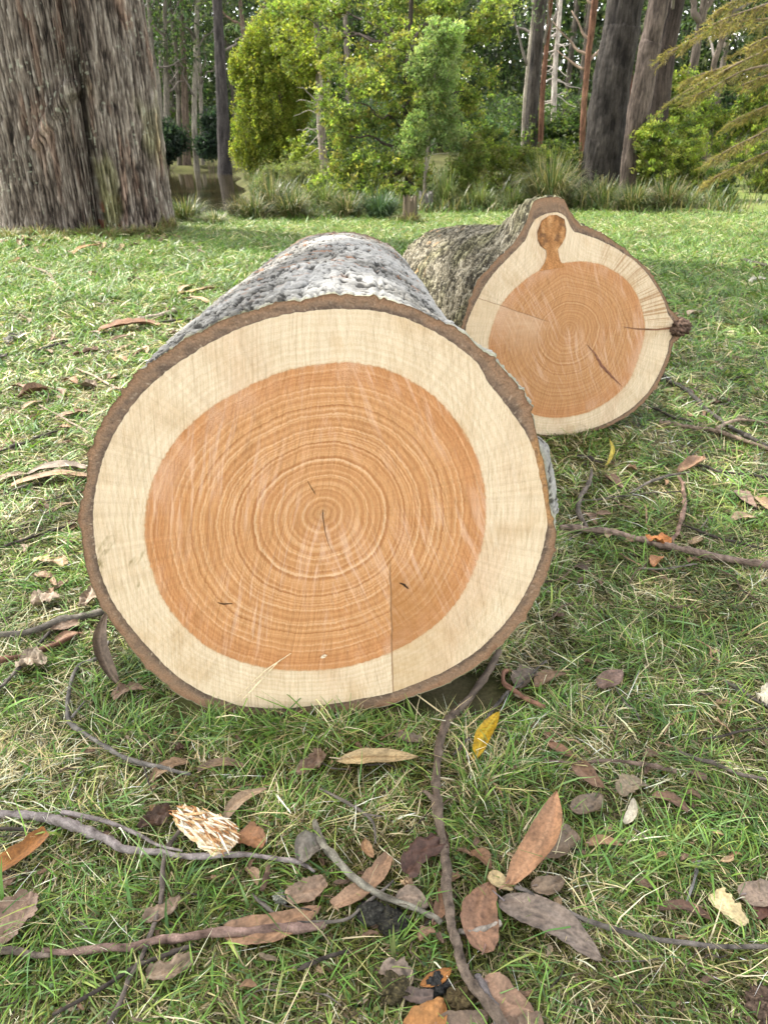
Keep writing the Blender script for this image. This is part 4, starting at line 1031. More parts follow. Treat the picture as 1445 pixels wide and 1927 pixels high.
bush('pondside_bush', 'low green bush at the foot of the grey stump', 14.2, [(735, 395, 60, 44), (760, 385, 40, 50)], GR, L=.05, n_cl=40, crad=.09)
bush('feathery_bush', 'yellowish feathery bush between the cypress and the slender pale tree', 21, [(572, 300, 60, 70), (585, 330, 50, 60)], LG + YG, L=.06, asp=.3, n_cl=46, crad=.11)

def tussock(label, px, d, wpx, hpx, n, cols, name='grass_tussock', cat='tussock', group='tussocks along the lawn edge', wid=.007):
    b = base(px, d); s = px_size(b)
    R, Hh = wpx * s * .72, hpx * 1.45 * s * RNG.uniform(.85, 1.15)
    n = int(n * 1.8); a = RNG.uniform(0, 2 * np.pi, n); lean = RNG.uniform(.12, 1.0, n) ** .8

    Ls = Hh * RNG.uniform(.35, 1.25, n)
    root0 = b + np.stack([np.cos(a) * R * .45 * RNG.random(n), np.sin(a) * R * .45 * RNG.random(n), np.full(n, -.02)], -1)
    hd = np.stack([np.cos(a), np.sin(a), 0 * a], -1); sd = np.stack([-np.sin(a), np.cos(a), 0 * a], -1)
    t = np.linspace(0, 1, 6)
    P = root0[:, None] + hd[:, None] * (lean * R)[:, None, None] * (t ** 1.5)[None, :, None]
    P[..., 2] += Ls[:, None] * (t[None] * (1 - .72 * lean[:, None] * t[None] ** 1.6))
    w = wid * np.array([1, 1, .95, .8, .5, .08])
    V = np.stack([P - sd[:, None] * w[None, :, None], P + sd[:, None] * w[None, :, None]], 2)   # n,6,2,3
    base_i = np.arange(n)[:, None, None] * 12 + np.arange(5)[None, :, None] * 2
    q = np.stack([base_i, base_i + 1, base_i + 3, base_i + 2], -1).reshape(-1, 4)
    ci = np.array(cols)[RNG.integers(len(cols), size=n)] * RNG.uniform(.7, 1.25, (n, 1))
    C = np.repeat(ci, 12, 0)
    o = MB().add(V.reshape(-1, 3), q, C).build(name, M_GRASS)
    me = o.data
    o['_w'] = [0.0, 0.0, 0.0]
    tag(o, label, cat, group)
    return o
SED = [(.055, .085, .026), (.045, .070, .022), (.085, .115, .035), (.17, .155, .07), (.26, .22, .12)]
SEDP = [(.10, .14, .04), (.13, .16, .05), (.17, .17, .07), (.06, .09, .025)]
for lab, px, d, w, h, n, cols in (
    ('big dark strappy tussock behind the top of the knotty log', 1030, 14.2, 120, 75, 520, SED),
    ('dark tussock at the foot of the massive dark trunk', 1130, 14.6, 80, 46, 260, SED),
    ('green tussock at the foot of the leaning brown trunk', 1190, 13.6, 80, 44, 300, SED + SEDP[:1]),
    ('tawny tussock below the bright feathery bush', 1250, 13.8, 80, 48, 300, SED + [(.16, .12, .06)]),
    ('thin tussock at the end of the row, beside the feathery bush', 1292, 14.4, 56, 36, 160, SEDP),
    ('pale green tussock right of the grey stump', 838, 13.8, 44, 56, 160, SEDP),
    ('low pale tussock between the stumps and the knotty log', 900, 13.8, 80, 40, 220, SEDP),
    ('low green tussock left of the big strappy one', 965, 14.0, 60, 36, 180, SEDP),
    ('green sedge close to the giant tree, at the near edge of the pond', 352, 12.0, 80, 36, 240, SEDP + SED),
    ('arching sedge with bleached stalks beside the giant tree', 405, 11.6, 60, 24, 120, [(.34, .30, .20), (.12, .15, .05), (.09, .12, .04)]),
    ('dark tall sedge in the middle of the pond edge', 478, 12.3, 70, 40, 260, SED),
    ('dense dark sedge behind the end of the big log', 548, 12.5, 80, 44, 320, SED),
    ('dark sedge just right of the big log end', 655, 12.8, 80, 44, 260, SED),
    ('blue-green sedge left of the brown stump', 715, 12.6, 80, 48, 300, [(.05, .09, .05), (.04, .07, .035), (.08, .12, .05)]),
    ('brownish reed clump at the water below the cypress', 447, 12.7, 50, 36, 160, [(.10, .085, .045), (.06, .07, .03), (.16, .13, .07)]),
    ('reed clump with tall thin stems below the cypress', 512, 12.9, 60, 56, 200, SED + [(.17, .15, .08)]),
    ('pale tussock under the lime-green low bush', 610, 13.6, 70, 44, 200, SEDP),
    ('tussock against the shaggy brown stump', 770, 11.9, 60, 22, 120, [(.20, .17, .09), (.12, .13, .05)]),
): tussock(lab, px, d, w, h, n, cols)
for px, d, w, h in ((20, 9.9, 60, 16), (75, 10.0, 70, 20), (118, 9.9, 46, 14), (160, 10.0, 60, 18), (210, 9.9, 70, 16), (250, 10.1, 50, 20), (292, 10.1, 60, 18), (318, 10.6, 50, 24), (182, 9.5, 60, 12), (95, 9.5, 70, 12), (270, 9.4, 60, 12)):
    tussock('short ragged tuft of grass at the foot of the giant tree', px, d, w, h, 150, [(.10, .14, .03), (.30, .26, .13), (.15, .17, .05), (.20, .15, .08)], group='ragged tufts at the foot of the giant tree', wid=.005)

# ------------------------------------------------------------------ far forest
def far_forest():
    cr = MB()
    def fill(n, y0, y1, top, L, rad, leaves, k):
        for _ in range(n):
            y = RNG.uniform(y0, y1); x = RNG.uniform(-.66, .66) * y
            zt = float(terr(x, y))
            h = top * RNG.random() ** 1.15
            col_px = CX + x / (y * CP) * FPX
            hole = fbm(x / y * 22, (zt + h) / y * 30, 3.0, 3)
            gap = .34 if (250 < col_px < 450 or 915 < col_px < 1090 or 1255 < col_px < 1400) else .9
            if h / y > .085 and hole > gap: continue
            col = np.array(EUC[RNG.integers(4)]) * RNG.uniform(.45, 1.1) * k
            if RNG.random() < .12: col = np.array((.10, .13, .05))
            leaf_quads(cr, cloud([x, y, zt + h], rad, leaves, .1), L, .45, col, droop=.6)
    fill(3600, 62, 76, 17, .55, (1.9, 1.2, 1.3), 44, .8)
    fill(3000, 43, 60, 11, .32, (1.25, 1.0, .9), 50, 1.0)
    o = cr.build('forest', M_FOL); tag(o, kind='stuff')
    # slim trunks that stand in it
    for i in range(34):
        y = RNG.uniform(40, 58); x = RNG.uniform(-.55, .58) * y
        z = float(terr(x, y)); b = np.array([x, y, z])
        R = RNG.uniform(.10, .24); ln = RNG.normal() * .5
        root = thing('forest_tree', 'slim straight trunk standing deep in the far forest', 'tree', b, 'slim trunks deep in the far forest')
        k = RNG.uniform(.6, 1.5)
        trunk_mesh(root, [b - [0, 0, .2], b + [ln * .4, 0, 5], b + [ln, 0, 13]], [R, R * .8, R * .4], np.array((.06, .05, .04)) * k, np.array((.22, .19, .155)) * k, seg=9, n=18)
far_forest()
def understory():
    for i in range(46):
        y = RNG.uniform(24, 42); x = RNG.uniform(-.08, .62) * y if i < 36 else RNG.uniform(-.36, -.2) * (39 + 6 * RNG.random())
        if i >= 36: y = RNG.uniform(39.5, 44)
        px = CX + x / (y * CP + H * SP) * FPX
        hgt = RNG.uniform(1.2, 3.0) if i < 36 else RNG.uniform(.8, 2.0)
        b = base(px, y); s = px_size(b)
        root = thing('understory_bush', 'dark green understory bush in the shade under the far trees', 'bush', b, 'understory bushes under the far trees')
        cr = MB()
        clump_crown(cr, [(b + [0, 0, hgt * .5], (hgt * .7, hgt * .6, hgt * .55))], 60, 46, .3, .13, .42, DG + EUC + FERN[2:3], droop=.4)
        cr.build('foliage', M_FOL, root)
understory()
def rough_grass():
    n = 120000
    y = 12.3 + 17 * RNG.random(n) ** 1.5; x = RNG.uniform(-.5, .62, n) * y
    open_lawn = ((x > 6.2 + .12 * (y - 14)) | ((y < 13.2) & (x > -.6)) | ((y < 14.5) & (x < -1.9))) & (RNG.random(n) < .93)
    k = (pond_depth(x, y) < .12) & ~open_lawn & (fbm(x * .55, y * .8, 4, 3) > -.02 - .5 * sstep(15, 19, y))
    x, y = x[k], y[k]; n = len(x)
    a = RNG.uniform(0, 2 * np.pi, n); hd = np.stack([np.cos(a), np.sin(a), 0 * a], -1); sd_ = np.stack([-np.sin(a), np.cos(a), 0 * a], -1)
    Ls = RNG.gamma(2.2, .08, n).clip(.05, .6) * (1 + .6 * np.clip(fbm(x * .7, y * .7, 8, 2), -1, 1)) * np.clip((y - 12) / 1.6, .25, 1)
    lean = RNG.uniform(.2, .9, n); t = np.linspace(0, 1, 4)
    P = np.stack([x, y, terr(x, y) - .01], -1)[:, None] + hd[:, None] * (lean * Ls)[:, None, None] * (t ** 1.6)[None, :, None]
    P[..., 2] += Ls[:, None] * t * (1 - .4 * lean[:, None] * t)
    wd = .009 * np.array([1, .95, .7, .1])
    V = np.stack([P - sd_[:, None] * wd[None, :, None], P + sd_[:, None] * wd[None, :, None]], 2).reshape(-1, 3)
    bi = np.arange(n)[:, None, None] * 8 + np.arange(3)[None, :, None] * 2
    q = np.stack([bi, bi + 1, bi + 3, bi + 2], -1).reshape(-1, 4)
    cs = np.array([(.07, .11, .03), (.10, .14, .04), (.14, .15, .06), (.20, .17, .08), (.05, .08, .025)])
    C = cs[RNG.integers(5, size=n)] * RNG.uniform(.7, 1.25, (n, 1))
    tag(MB().add(V, q, np.repeat(C, 8, 0)).build('rough_grass', M_GRASS), kind='stuff')
rough_grass()

# ------------------------------------------------------------------ fallen twigs, leaves, bark
FOOT = []          # footprints (a, b, radius) where the grass is pressed down
def twig(label, pts, w, col=(.105, .088, .074), name='twig', cat='twig', forks=(), z=.016, hi=None, flat=1.0, knob=True, group=None):
    P = [on_ground(x, y, z) for x, y in pts]
    n = max(16, int(sum(np.linalg.norm(P[i + 1] - P[i]) for i in range(len(P) - 1)) / .008))
    n = min(n, 160)
    path = smooth_path(P, n)
    path[:, 2] += np.interp(np.linspace(0, 1, 14), np.linspace(0, 1, 14), RNG.uniform(0, 1, 14)).repeat(1)[np.minimum((np.linspace(0, 13.99, n)).astype(int), 13)] * 0
    zz = .006 * np.convolve(RNG.normal(size=n + 20), np.hanning(21) / 10.5, 'valid')[:n]
    path[:, 2] += np.abs(zz)
    w = np.atleast_1d(w).astype(float)
    wp = np.interp(np.linspace(0, 1, n), np.linspace(0, 1, len(w)), w)
    rad = np.array([wp[i] * px_size(path[i]) * .45 for i in range(n)])
    rad *= 1 + .10 * np.convolve(RNG.normal(size=n + 4), np.ones(5) / 5, 'valid')[:n]
    if knob:
        for k in RNG.integers(3, n - 3, max(2, n // 22)):
            rad[max(0, k - 1):k + 2] *= 1.22
    Tn = np.gradient(path, axis=0); Tn /= np.linalg.norm(Tn, axis=1)[:, None] + 1e-9
    Sn = np.cross(Tn, [0, 0, 1.])
    kink = np.interp(np.arange(n), np.arange(0, n + 5, 5), np.cumsum(RNG.normal(size=len(np.arange(0, n + 5, 5))) * .5) * 0 + RNG.normal(size=len(np.arange(0, n + 5, 5))))
    path += Sn * (kink * np.minimum(rad * .5, .0025))[:, None]
    rad *= 1 + .14 * np.convolve(RNG.normal(size=n + 2), np.ones(3) / 3, 'valid')[:n]
    path[:, 2] += rad * .6
    path[0, 2] = max(path[0, 2], rad[0])
    col = np.array(col) * np.array((.80, .765, .70))
    lo = np.array(col) * .28; h2 = np.array(hi if hi is not None else np.array(col) * 2.2)
    cf = lambda Q: bark_cols(Q, lo, h2, 60, 75, RNG.uniform(0, 9))
    mb = MB()
    mb.tube(path, rad, 11, cf, rough=.10)
    o = mb.build(name, M_TWIG)
    tag(o, label, cat, group)
    for fp, fw in forks:                     # side shoots are children
        Q = smooth_path([on_ground(x, y, z) + [0, 0, .004] for x, y in fp], 24)
        r2 = np.interp(np.linspace(0, 1, 24), [0, 1], [fw, fw * .4]) * px_size(Q[0]) / 2
        Q[:, 2] += r2 * .6 + .004
        b2_ = MB(); b2_.tube(Q, r2, 7, cf, rough=.06); b2_.build('side_shoot', M_TWIG, o)
        FOOT.append((Q[0], Q[-1], .006))
    for i in range(0, n - 1, 4):
        FOOT.append((path[i], path[min(i + 4, n - 1)], rad[i] * .9))
    return o

def leaf(label, A, B, wpx, col, name='dry_leaf', cat='leaf', curl=.35, bend=.15, sickle=.12, crumple=.10, spots=0.0, mid=None, z=.018, prof='lance', lift=0.0, group=None, mat=None, stalk=True):
    a, b = on_ground(*A, z), on_ground(*B, z)
    L = np.linalg.norm(b - a) + 1e-6
    ps = px_size((a + b) / 2)
    # the width was read in the photo; widen it when the leaf lies along the line of sight's foreshortened side
    ax = (b - a) / L
    side = np.cross([0, 0, 1.], ax)
    fore = (H - z) / math.hypot(H, a[1]) 
    k = math.hypot(side[0], side[1] * fore)
    W = wpx * ps / max(k, .45)
    nu, nv = 26, 11
    u = np.linspace(0, 1, nu)[:, None]; v = np.linspace(-1, 1, nv)[None]
    if prof == 'lance': pr = np.sin(np.pi * u ** .85) ** .75
    elif prof == 'ovate': pr = np.sin(np.pi * u ** .7) ** .6
    elif prof == 'torn': pr = np.clip(np.sin(np.pi * np.clip(u * .96 + .02, 0, 1)) ** .28, 0, 1) * (1 + .35 * fbm(u * 5, RNG.uniform(0, 50), 0, 3))
    else: pr = np.clip(np.sin(np.pi * np.clip(u * .97 + .015, 0, 1)) ** .18, 0, 1) * (1 + .14 * fbm(u * 6, RNG.uniform(0, 50), 0, 3))
    pr = np.maximum(pr, .02)
    s1, s2 = RNG.choice([-1, 1]), RNG.uniform(0, 40)
    off = sickle * L * np.sin(np.pi * u) * s1
    y = off + v * pr * W / 2 * (1 + .10 * fbm(u * 9 + s2, v * .5, 1, 2))
    x = u * L
    zc = curl * W * .5 * (v * pr) ** 2 + bend * L * .25 * np.sin(np.pi * u) + crumple * W * fbm(u * 3.2 + s2, v * 1.6, s2, 3) + lift * u * L
    if mid is not None or prof in ('lance', 'ovate'):
        zc = zc + .03 * W * np.exp(-(v / .10) ** 2)
    zc = zc - min(0, float(zc.min())) - .004
    P = a + x[..., None] * ax + y[..., None] * side + zc[..., None] * np.array([0, 0, 1.])
    n1_ = fbm(u * L / .03 + s2, v * W / .06, s2, 4)
    C = np.array(col) * (1 + .38 * n1_[..., None]) * (1 + .10 * fbm(u * 4 + s2, v * 2, 5, 2)[..., None] * np.array([1, .6, .3]))
    C = C * (1 - .18 * np.abs(v)[..., None] ** 3)
    spots = max(spots, .35)
    if spots:
        sp = sstep(.22, .38, fbm(u * L / .010 + s2, v * W / .02 + 7, 3, 2))
        C = lerp(C, np.array(col) * .35, (spots * sp)[..., None])
    vein = np.exp(-(v / .09) ** 2) + 0 * u
    C = lerp(C, np.array(mid if mid is not None else np.array(col) * 1.35), (.6 * vein)[..., None])
    if prof in ('lance', 'ovate'):
        sv = sstep(.75, .98, np.sin((u * L / .011 - np.abs(v) * 2.2) * 6.28 / 1.0)) * (1 - np.abs(v) * .5)
        C = lerp(C, np.array(mid if mid is not None else np.array(col) * .75), (.22 * sv)[..., None])
    C = C * np.array((.80, .74, .58))
    mb = MB().grid(P, C)
    # thin underside so that the leaf has a body
    mb.grid(P[:, ::-1] - np.array([0, 0, .0006]), C[:, ::-1] * .85)
    o = mb.build(name, mat or M_DRY)
    tag(o, label, cat, group)
    if stalk and prof in ('lance', 'ovate') and L > .06:
        q = a - ax * L * .14 + side * L * .03
        t = np.linspace(0, 1, 8)[:, None]
        mb = MB(); pth = a + ax * .01 + [0, 0, .004] + (q - a) * t; pth[:, 2] = np.maximum(pth[:, 2], .004)
        mb.tube(pth, np.linspace(.0016, .0009, 8), 6, np.array(col) * .7); mb.build('stalk', M_DRY, o)
    m = P.reshape(-1, 3).mean(0)
    FOOT.append((P[2, nv // 2], P[-3, nv // 2], W * (.42 if group is None else .2)))
    return o

GREYT, BRN, RED, DRK, TAN = (.13, .118, .108), (.11, .082, .062), (.15, .082, .058), (.055, .047, .042), (.24, .165, .11)
# big sticks of the near ground
twig('long crooked grey-brown branch running from the big log towards the viewer', [(940, 1228), (882, 1318), (838, 1370), (822, 1440), (819, 1500), (832, 1600), (840, 1650), (850, 1740), (868, 1810), (902, 1875), (965, 1960)], [12, 16, 19, 18, 18, 20, 20, 20, 22, 22, 22], (.125, .100, .082), name='fallen_branch', cat='branch', forks=[([(822, 1520), (803, 1500), (795, 1496)], 12), ([(840, 1368), (838, 1352)], 9)])
twig('grey stick with a purplish stretch, coming in beside the orange bark strip', [(-20, 1530), (40, 1535), (90, 1544), (150, 1558), (205, 1585), (250, 1603), (310, 1609), (400, 1614), (480, 1611), (555, 1624), (592, 1642)], [15, 17, 17, 16, 17, 14, 13, 13, 11, 9, 6], (.17, .135, .125), name='fallen_branch', cat='branch', hi=(.38, .33, .31), forks=[([(120, 1536), (200, 1553), (262, 1578), (300, 1598), (345, 1608)], 10)])
twig('straight thin twig parallel to the grey stick, near the orange bark strip', [(-10, 1562), (40, 1564), (95, 1567)], [6, 6, 5], DRK)
twig('dark stick crossing the grey stick and the reddish bark strip', [(338, 1563), (314, 1608), (306, 1680), (288, 1750), (262, 1812), (236, 1870), (200, 1935)], [10, 9, 10, 10, 10, 11, 12], (.10, .086, .078))
twig('blackish stick half buried below the reddish bark strip', [(362, 1782), (310, 1802), (252, 1826), (180, 1870), (100, 1915)], [7, 9, 9, 8, 7], DRK)
twig('lichen-spotted stick pointing at the middle of the long crooked branch', [(589, 1548), (600, 1578), (622, 1612), (662, 1656), (720, 1692), (790, 1716), (828, 1742)], [11, 14, 15, 15, 14, 13, 10], (.15, .128, .105), hi=(.34, .32, .25))
twig('thin curved twig lying over the pinkish spotted leaf', [(474, 1684), (500, 1712), (535, 1730), (580, 1737), (650, 1732), (690, 1700), (740, 1657)], [6, 7, 7, 7, 7, 6, 5], GREYT)
twig('short ringed grey stick just right of the long crooked branch', [(862, 1758), (900, 1751), (942, 1744)], [9, 10, 10], (.22, .20, .18), forks=[])
twig('long wiry twig lying over the grey spotted leaf', [(968, 1671), (1000, 1688), (1040, 1706), (1110, 1737), (1200, 1764), (1290, 1780), (1380, 1786), (1470, 1786)], [8, 10, 10, 10, 10, 10, 9, 9], (.115, .105, .10))
twig('gnarled grey stick whose end tucks under the edge of the big log', [(-20, 1199), (60, 1190), (115, 1172), (160, 1162), (205, 1152)], [12, 14, 15, 15, 14], (.13, .12, .108), name='fallen_branch', cat='branch')
twig('thin dark twig slanting across a crumpled pale leaf below the gnarled stick', [(-6, 1302), (40, 1256), (95, 1192)], [6, 7, 6], (.10, .09, .085))
twig('reddish bark ribbon below the gnarled grey stick', [(-10, 1250), (40, 1238), (90, 1222), (150, 1194)], [10, 11, 10, 8], RED, name='bark_strip', cat='bark')
twig('zigzag grey twig starting under the edge of the big log', [(206, 1208), (188, 1238), (150, 1256), (131, 1302), (133, 1355), (178, 1396), (240, 1431), (300, 1446), (360, 1459)], [5, 7, 8, 9, 9, 9, 9, 9, 7], (.135, .128, .122), forks=[([(138, 1356), (152, 1338), (162, 1325)], 6)])
twig('slender forked twig above the lichen-spotted stick', [(602, 1487), (650, 1515), (694, 1541), (704, 1560), (706, 1588)], [5, 6, 6, 5, 4], GREYT, forks=[([(694, 1540), (720, 1543)], 5)])
twig('long peeling brown branch sticking out from behind the big log', [(1052, 994), (1140, 1004), (1210, 1021), (1290, 1040), (1370, 1055), (1470, 1072)], [11, 13, 16, 15, 14, 15], (.155, .108, .082), name='fallen_branch', cat='branch', hi=(.34, .25, .20))
twig('bent grey stick standing in the grass near the edge of the big log', [(1112, 886), (1106, 912), (1090, 942), (1089, 968), (1098, 985), (1107, 1000)], [6, 9, 10, 10, 10, 8], (.135, .118, .105))
twig('curved pinkish stick whose foot touches the long peeling branch', [(1275, 898), (1284, 925), (1287, 955), (1279, 990), (1263, 1022)], [6, 8, 9, 9, 8], (.20, .135, .11))
twig('thin grey twig leading to a curled brown leaf', [(1182, 930), (1210, 915), (1240, 902), (1296, 889)], [3, 5, 6, 4], GREYT)
twig('dark wiry branch leaning out from under the knotty log', [(1244, 708), (1262, 720), (1290, 736), (1312, 758), (1330, 776), (1365, 800), (1400, 822), (1460, 850)], [9, 8, 8, 8, 8, 8, 8, 8], (.085, .078, .072))
twig('pale forked twig with a snapped orange end beside the knotty log', [(1239, 797), (1270, 801), (1310, 808), (1350, 814), (1400, 832), (1460, 852)], [10, 8, 8, 8, 8, 8], (.22, .16, .115), hi=(.40, .30, .22), forks=[([(1346, 813), (1370, 800), (1400, 795), (1455, 802)], 9)])
twig('thin black twig in the shadow of the knotty log', [(1212, 764), (1240, 775), (1270, 789), (1300, 795)], [3, 5, 5, 3], DRK)
twig('knobbly brown twig across two spotted leaves', [(1030, 1432), (1085, 1437), (1160, 1435), (1220, 1441), (1250, 1450), (1270, 1456)], [3, 6, 7, 8, 9, 11], (.14, .105, .088))
twig('smooth dark twig to the right of the knobbly brown twig', [(1276, 1420), (1310, 1430), (1345, 1442), (1400, 1461), (1470, 1474)], [7, 8, 8, 8, 8], (.095, .082, .075))
twig('short dark twig beside a scrap of white fluff', [(1361, 1282), (1385, 1298), (1412, 1312), (1460, 1338)], [6, 8, 8, 8], (.095, .085, .08))
twig('faint dark twig above the smooth dark twig', [(1320, 1391), (1370, 1384), (1410, 1376), (1460, 1368)], [4, 5, 4, 3], DRK)
twig('black twig lying past the end of the long peeling branch', [(1285, 990), (1330, 1008), (1390, 1025), (1460, 1042)], [4, 5, 5, 4], DRK)
twig('thin grey twig slanting past the yellow leaf', [(1026, 1246), (985, 1284), (945, 1312), (900, 1375), (852, 1421)], [5, 6, 6, 6, 4], (.095, .087, .08))
twig('curled reddish bark ribbon in the shade of the big log', [(962, 1262), (946, 1268), (947, 1288), (968, 1303), (992, 1318), (1025, 1331)], [7, 10, 11, 9, 11, 9], (.23, .125, .09), name='bark_strip', cat='bark')
twig('short upright grey twig in the dry grass tuft', [(1315, 1622), (1308, 1650), (1292, 1700)], [5, 6, 4], (.15, .15, .155))
twig('dark forked twig beside the pale curled leaf on the lit grass', [(-5, 1035), (40, 1020), (95, 1003), (145, 984)], [4, 6, 6, 4], DRK, forks=[([(75, 1018), (112, 998)], 5)])
twig('long dark stick on the sunny grass, ending at the bark of the big log', [(262, 612), (320, 606), (385, 600)], [3, 5, 4], DRK)
twig('peeling pale stick with a chunky end on the sunny grass', [(246, 604), (285, 598), (318, 590), (330, 587)], [4, 6, 8, 11], (.40, .31, .22), hi=(.6, .5, .4))
twig('curved thin stick below the tan bark flake on the sunny grass', [(55, 503), (90, 515), (118, 548), (150, 571), (220, 574)], [4, 5, 4, 5, 5], (.20, .155, .12))
twig('straight pale twig running towards the bark of the big log', [(145, 695), (178, 708), (205, 725), (228, 734)], [3, 5, 5, 4], (.34, .28, .22))
twig('thin slanting twig below the pinkish curled leaf', [(76, 764), (110, 783), (145, 803), (174, 819)], [3, 4, 4, 3], (.24, .20, .165))
twig('small dark forked twig on the bright grass', [(62, 664), (95, 654), (128, 644)], [3, 5, 5], DRK, forks=[([(110, 650), (126, 655)], 4)])
twig('dark dead twig above the grey bark strip', [(-5, 852), (40, 838), (75, 824), (110, 812)], [4, 6, 6, 4], DRK)
twig('dark stick poking in beside the white scrap on the far lawn', [(1394, 491), (1420, 497), (1470, 508)], [7, 7, 7], DRK)
twig('thin dark twig at the edge of the lit grass beyond the peeling branch', [(1300, 872), (1330, 882), (1360, 890), (1445, 900)], [3, 6, 5, 4], DRK)
twig('thin black twig between the mauve leaf and the log', [(1086, 858), (1110, 866), (1135, 872)], [5, 6, 3], DRK)
twig('long fine twig crossing the bent grey stick', [(1095, 944), (1160, 936), (1220, 930), (1280, 926)], [3, 4, 3, 3], (.10, .09, .08))
twig('fine grey twig in the dull grass below the peeling branch', [(1200, 1070), (1250, 1072), (1310, 1062)], [3, 4, 3], GREYT)
twig('thin stick rising from the grass below the black lumps of soil', [(560, 1830), (610, 1808), (660, 1790)], [6, 8, 8], DRK)
twig('weathered split stick tucked beside the foot of the long crooked branch', [(895, 1840), (920, 1880), (945, 1930)], [14, 16, 18], (.13, .12, .125))
twig('small broken twig under the ringed stick and the long branch', [(505, 1630), (500, 1655), (495, 1678)], [10, 12, 9], (.12, .08, .06))

# bark strips and leaves that can be told apart
PINK, MAUVE, GREYL, CREAM = (.31, .205, .145), (.235, .165, .125), (.27, .225, .185), (.62, .52, .36)
twig('long reddish-brown strip of bark lying under the dark stick', [(80, 1797), (200, 1789), (300, 1775), (400, 1762), (530, 1752), (612, 1743)], [12, 17, 18, 18, 20, 15], (.20, .125, .098), name='bark_strip', cat='bark', hi=(.34, .23, .19), knob=False)
twig('grey-brown strip of bark continuing the reddish one out of view', [(-20, 1797), (40, 1799), (95, 1803)], [12, 14, 10], (.14, .115, .10), name='bark_strip', cat='bark', knob=False)
leaf('pale cream leaf with a wavy edge and clear veins, in front of the big log', (632, 1431), (787, 1424), 27, (.60, .49, .33), mid=(.30, .20, .11), curl=.3, crumple=.10, sickle=.0, lift=.02, z=.03)
leaf('bright yellow leaf with green blotches, right of the long crooked branch', (892, 1428), (939, 1350), 28, (.62, .42, .03), spots=.7, mid=(.7, .6, .1), curl=.25, lift=.12, sickle=.03, z=.02)
leaf('large upright pinkish-brown leaf, curled along its edge', (952, 1668), (1041, 1528), 50, (.42, .245, .165), curl=.45, sickle=-.10, lift=.30, mid=(.50, .31, .22), crumple=.05, bend=.3)
leaf('large grey dark-spotted leaf under the long wiry twig', (938, 1692), (1133, 1806), 62, (.265, .225, .225), spots=.85, sickle=.08, curl=.12, crumple=.04, mid=(.30, .25, .24), prof='ovate')
leaf('pink speckled leaf with a pointed tip below the upright leaf', (912, 1792), (925, 1656), 70, (.34, .205, .155), spots=.7, prof='ovate', crumple=.06, curl=.2)
leaf('orange-brown stiff piece of bark at the edge beside the thin straight twig', (-25, 1645), (92, 1574), 38, (.36, .165, .055), prof='strip', name='bark_strip', cat='bark', curl=.5, crumple=.04, lift=.15)
leaf('broad pinkish torn leaf below the orange-brown bark', (-12, 1772), (60, 1680), 66, (.36, .265, .235), prof='torn', crumple=.14)
leaf('brown withered scrap between the orange bark and the pinkish torn leaf', (-10, 1690), (22, 1650), 36, (.22, .15, .12), prof='torn', crumple=.2)
leaf('greyish curled leaf beside the pale wood chip', (418, 1545), (503, 1489), 24, (.40, .31, .25), curl=.5, lift=.1)
leaf('orange-brown torn leaf just below the pale wood chip', (443, 1572), (497, 1588), 32, (.33, .18, .11), prof='torn')
leaf('long flat pinkish leaf behind the lichen-spotted stick', (628, 1702), (732, 1606), 34, (.39, .265, .205), prof='strip', crumple=.04)
leaf('blue-grey folded leaf under the end of the lichen-spotted stick', (560, 1622), (618, 1590), 50, (.22, .21, .215), prof='ovate', curl=.9, crumple=.1)
leaf('crumpled pinkish-grey leaf next to the white lichen', (540, 1690), (612, 1655), 38, (.37, .275, .235), prof='torn', crumple=.16)
leaf('long pinkish spotted leaf lying along the reddish bark strip', (415, 1752), (604, 1704), 50, (.39, .25, .185), spots=.7, prof='ovate', crumple=.05, curl=.15)
leaf('dark purple-brown shrivelled leaf left of the long crooked branch', (764, 1650), (838, 1585), 44, (.105, .062, .058), prof='torn', crumple=.25)
leaf('small tan folded leaf above the long flat pinkish leaf', (702, 1612), (686, 1575), 20, (.40, .26, .17), curl=.8)
leaf('grey-pink leaf under the lichen-spotted stick', (742, 1690), (806, 1704), 36, (.33, .27, .255), prof='ovate', crumple=.08)
leaf('brown leaf on edge between the lichen-spotted stick and the long crooked branch', (815, 1740), (826, 1668), 26, (.29, .18, .135), curl=.5)
leaf('bright rust-orange leaf near the foot of the long crooked branch', (790, 1852), (850, 1818), 24, (.50, .235, .085), curl=.6, crumple=.1)
leaf('large orange-brown leaf at the bottom edge beside the long crooked branch', (765, 1950), (835, 1880), 60, (.47, .24, .10), prof='ovate', crumple=.1)
leaf('purplish grey strip of bark near the rust-orange leaf', (752, 1862), (815, 1872), 24, (.22, .175, .18), prof='strip', name='bark_strip', cat='bark')
leaf('grey leaf with dark holes above the purplish bark', (716, 1820), (775, 1850), 38, (.26, .215, .205), prof='torn', spots=.9)
leaf('broad pinkish leaf right of the foot of the long crooked branch', (905, 1845), (1005, 1905), 62, (.37, .25, .205), prof='ovate', spots=.3)
leaf('big dull brown leaf along the bottom edge', (820, 1932), (920, 1908), 46, (.25, .19, .165), prof='ovate')
leaf('brown leaf scrap along the bottom edge right of the long branch', (925, 1935), (1020, 1915), 36, (.29, .21, .18), prof='torn')
leaf('grey-brown torn leaf threaded by the dark stick', (270, 1730), (340, 1688), 28, (.29, .225, .195), prof='torn', crumple=.2)
leaf('grey-brown ragged leaf below the reddish bark strip', (276, 1835), (364, 1802), 34, (.26, .205, .175), prof='torn', crumple=.2)
leaf('dark brown shrivelled clump of leaf above the pale wood chip', (262, 1558), (322, 1520), 30, (.12, .075, .06), prof='torn', crumple=.3)
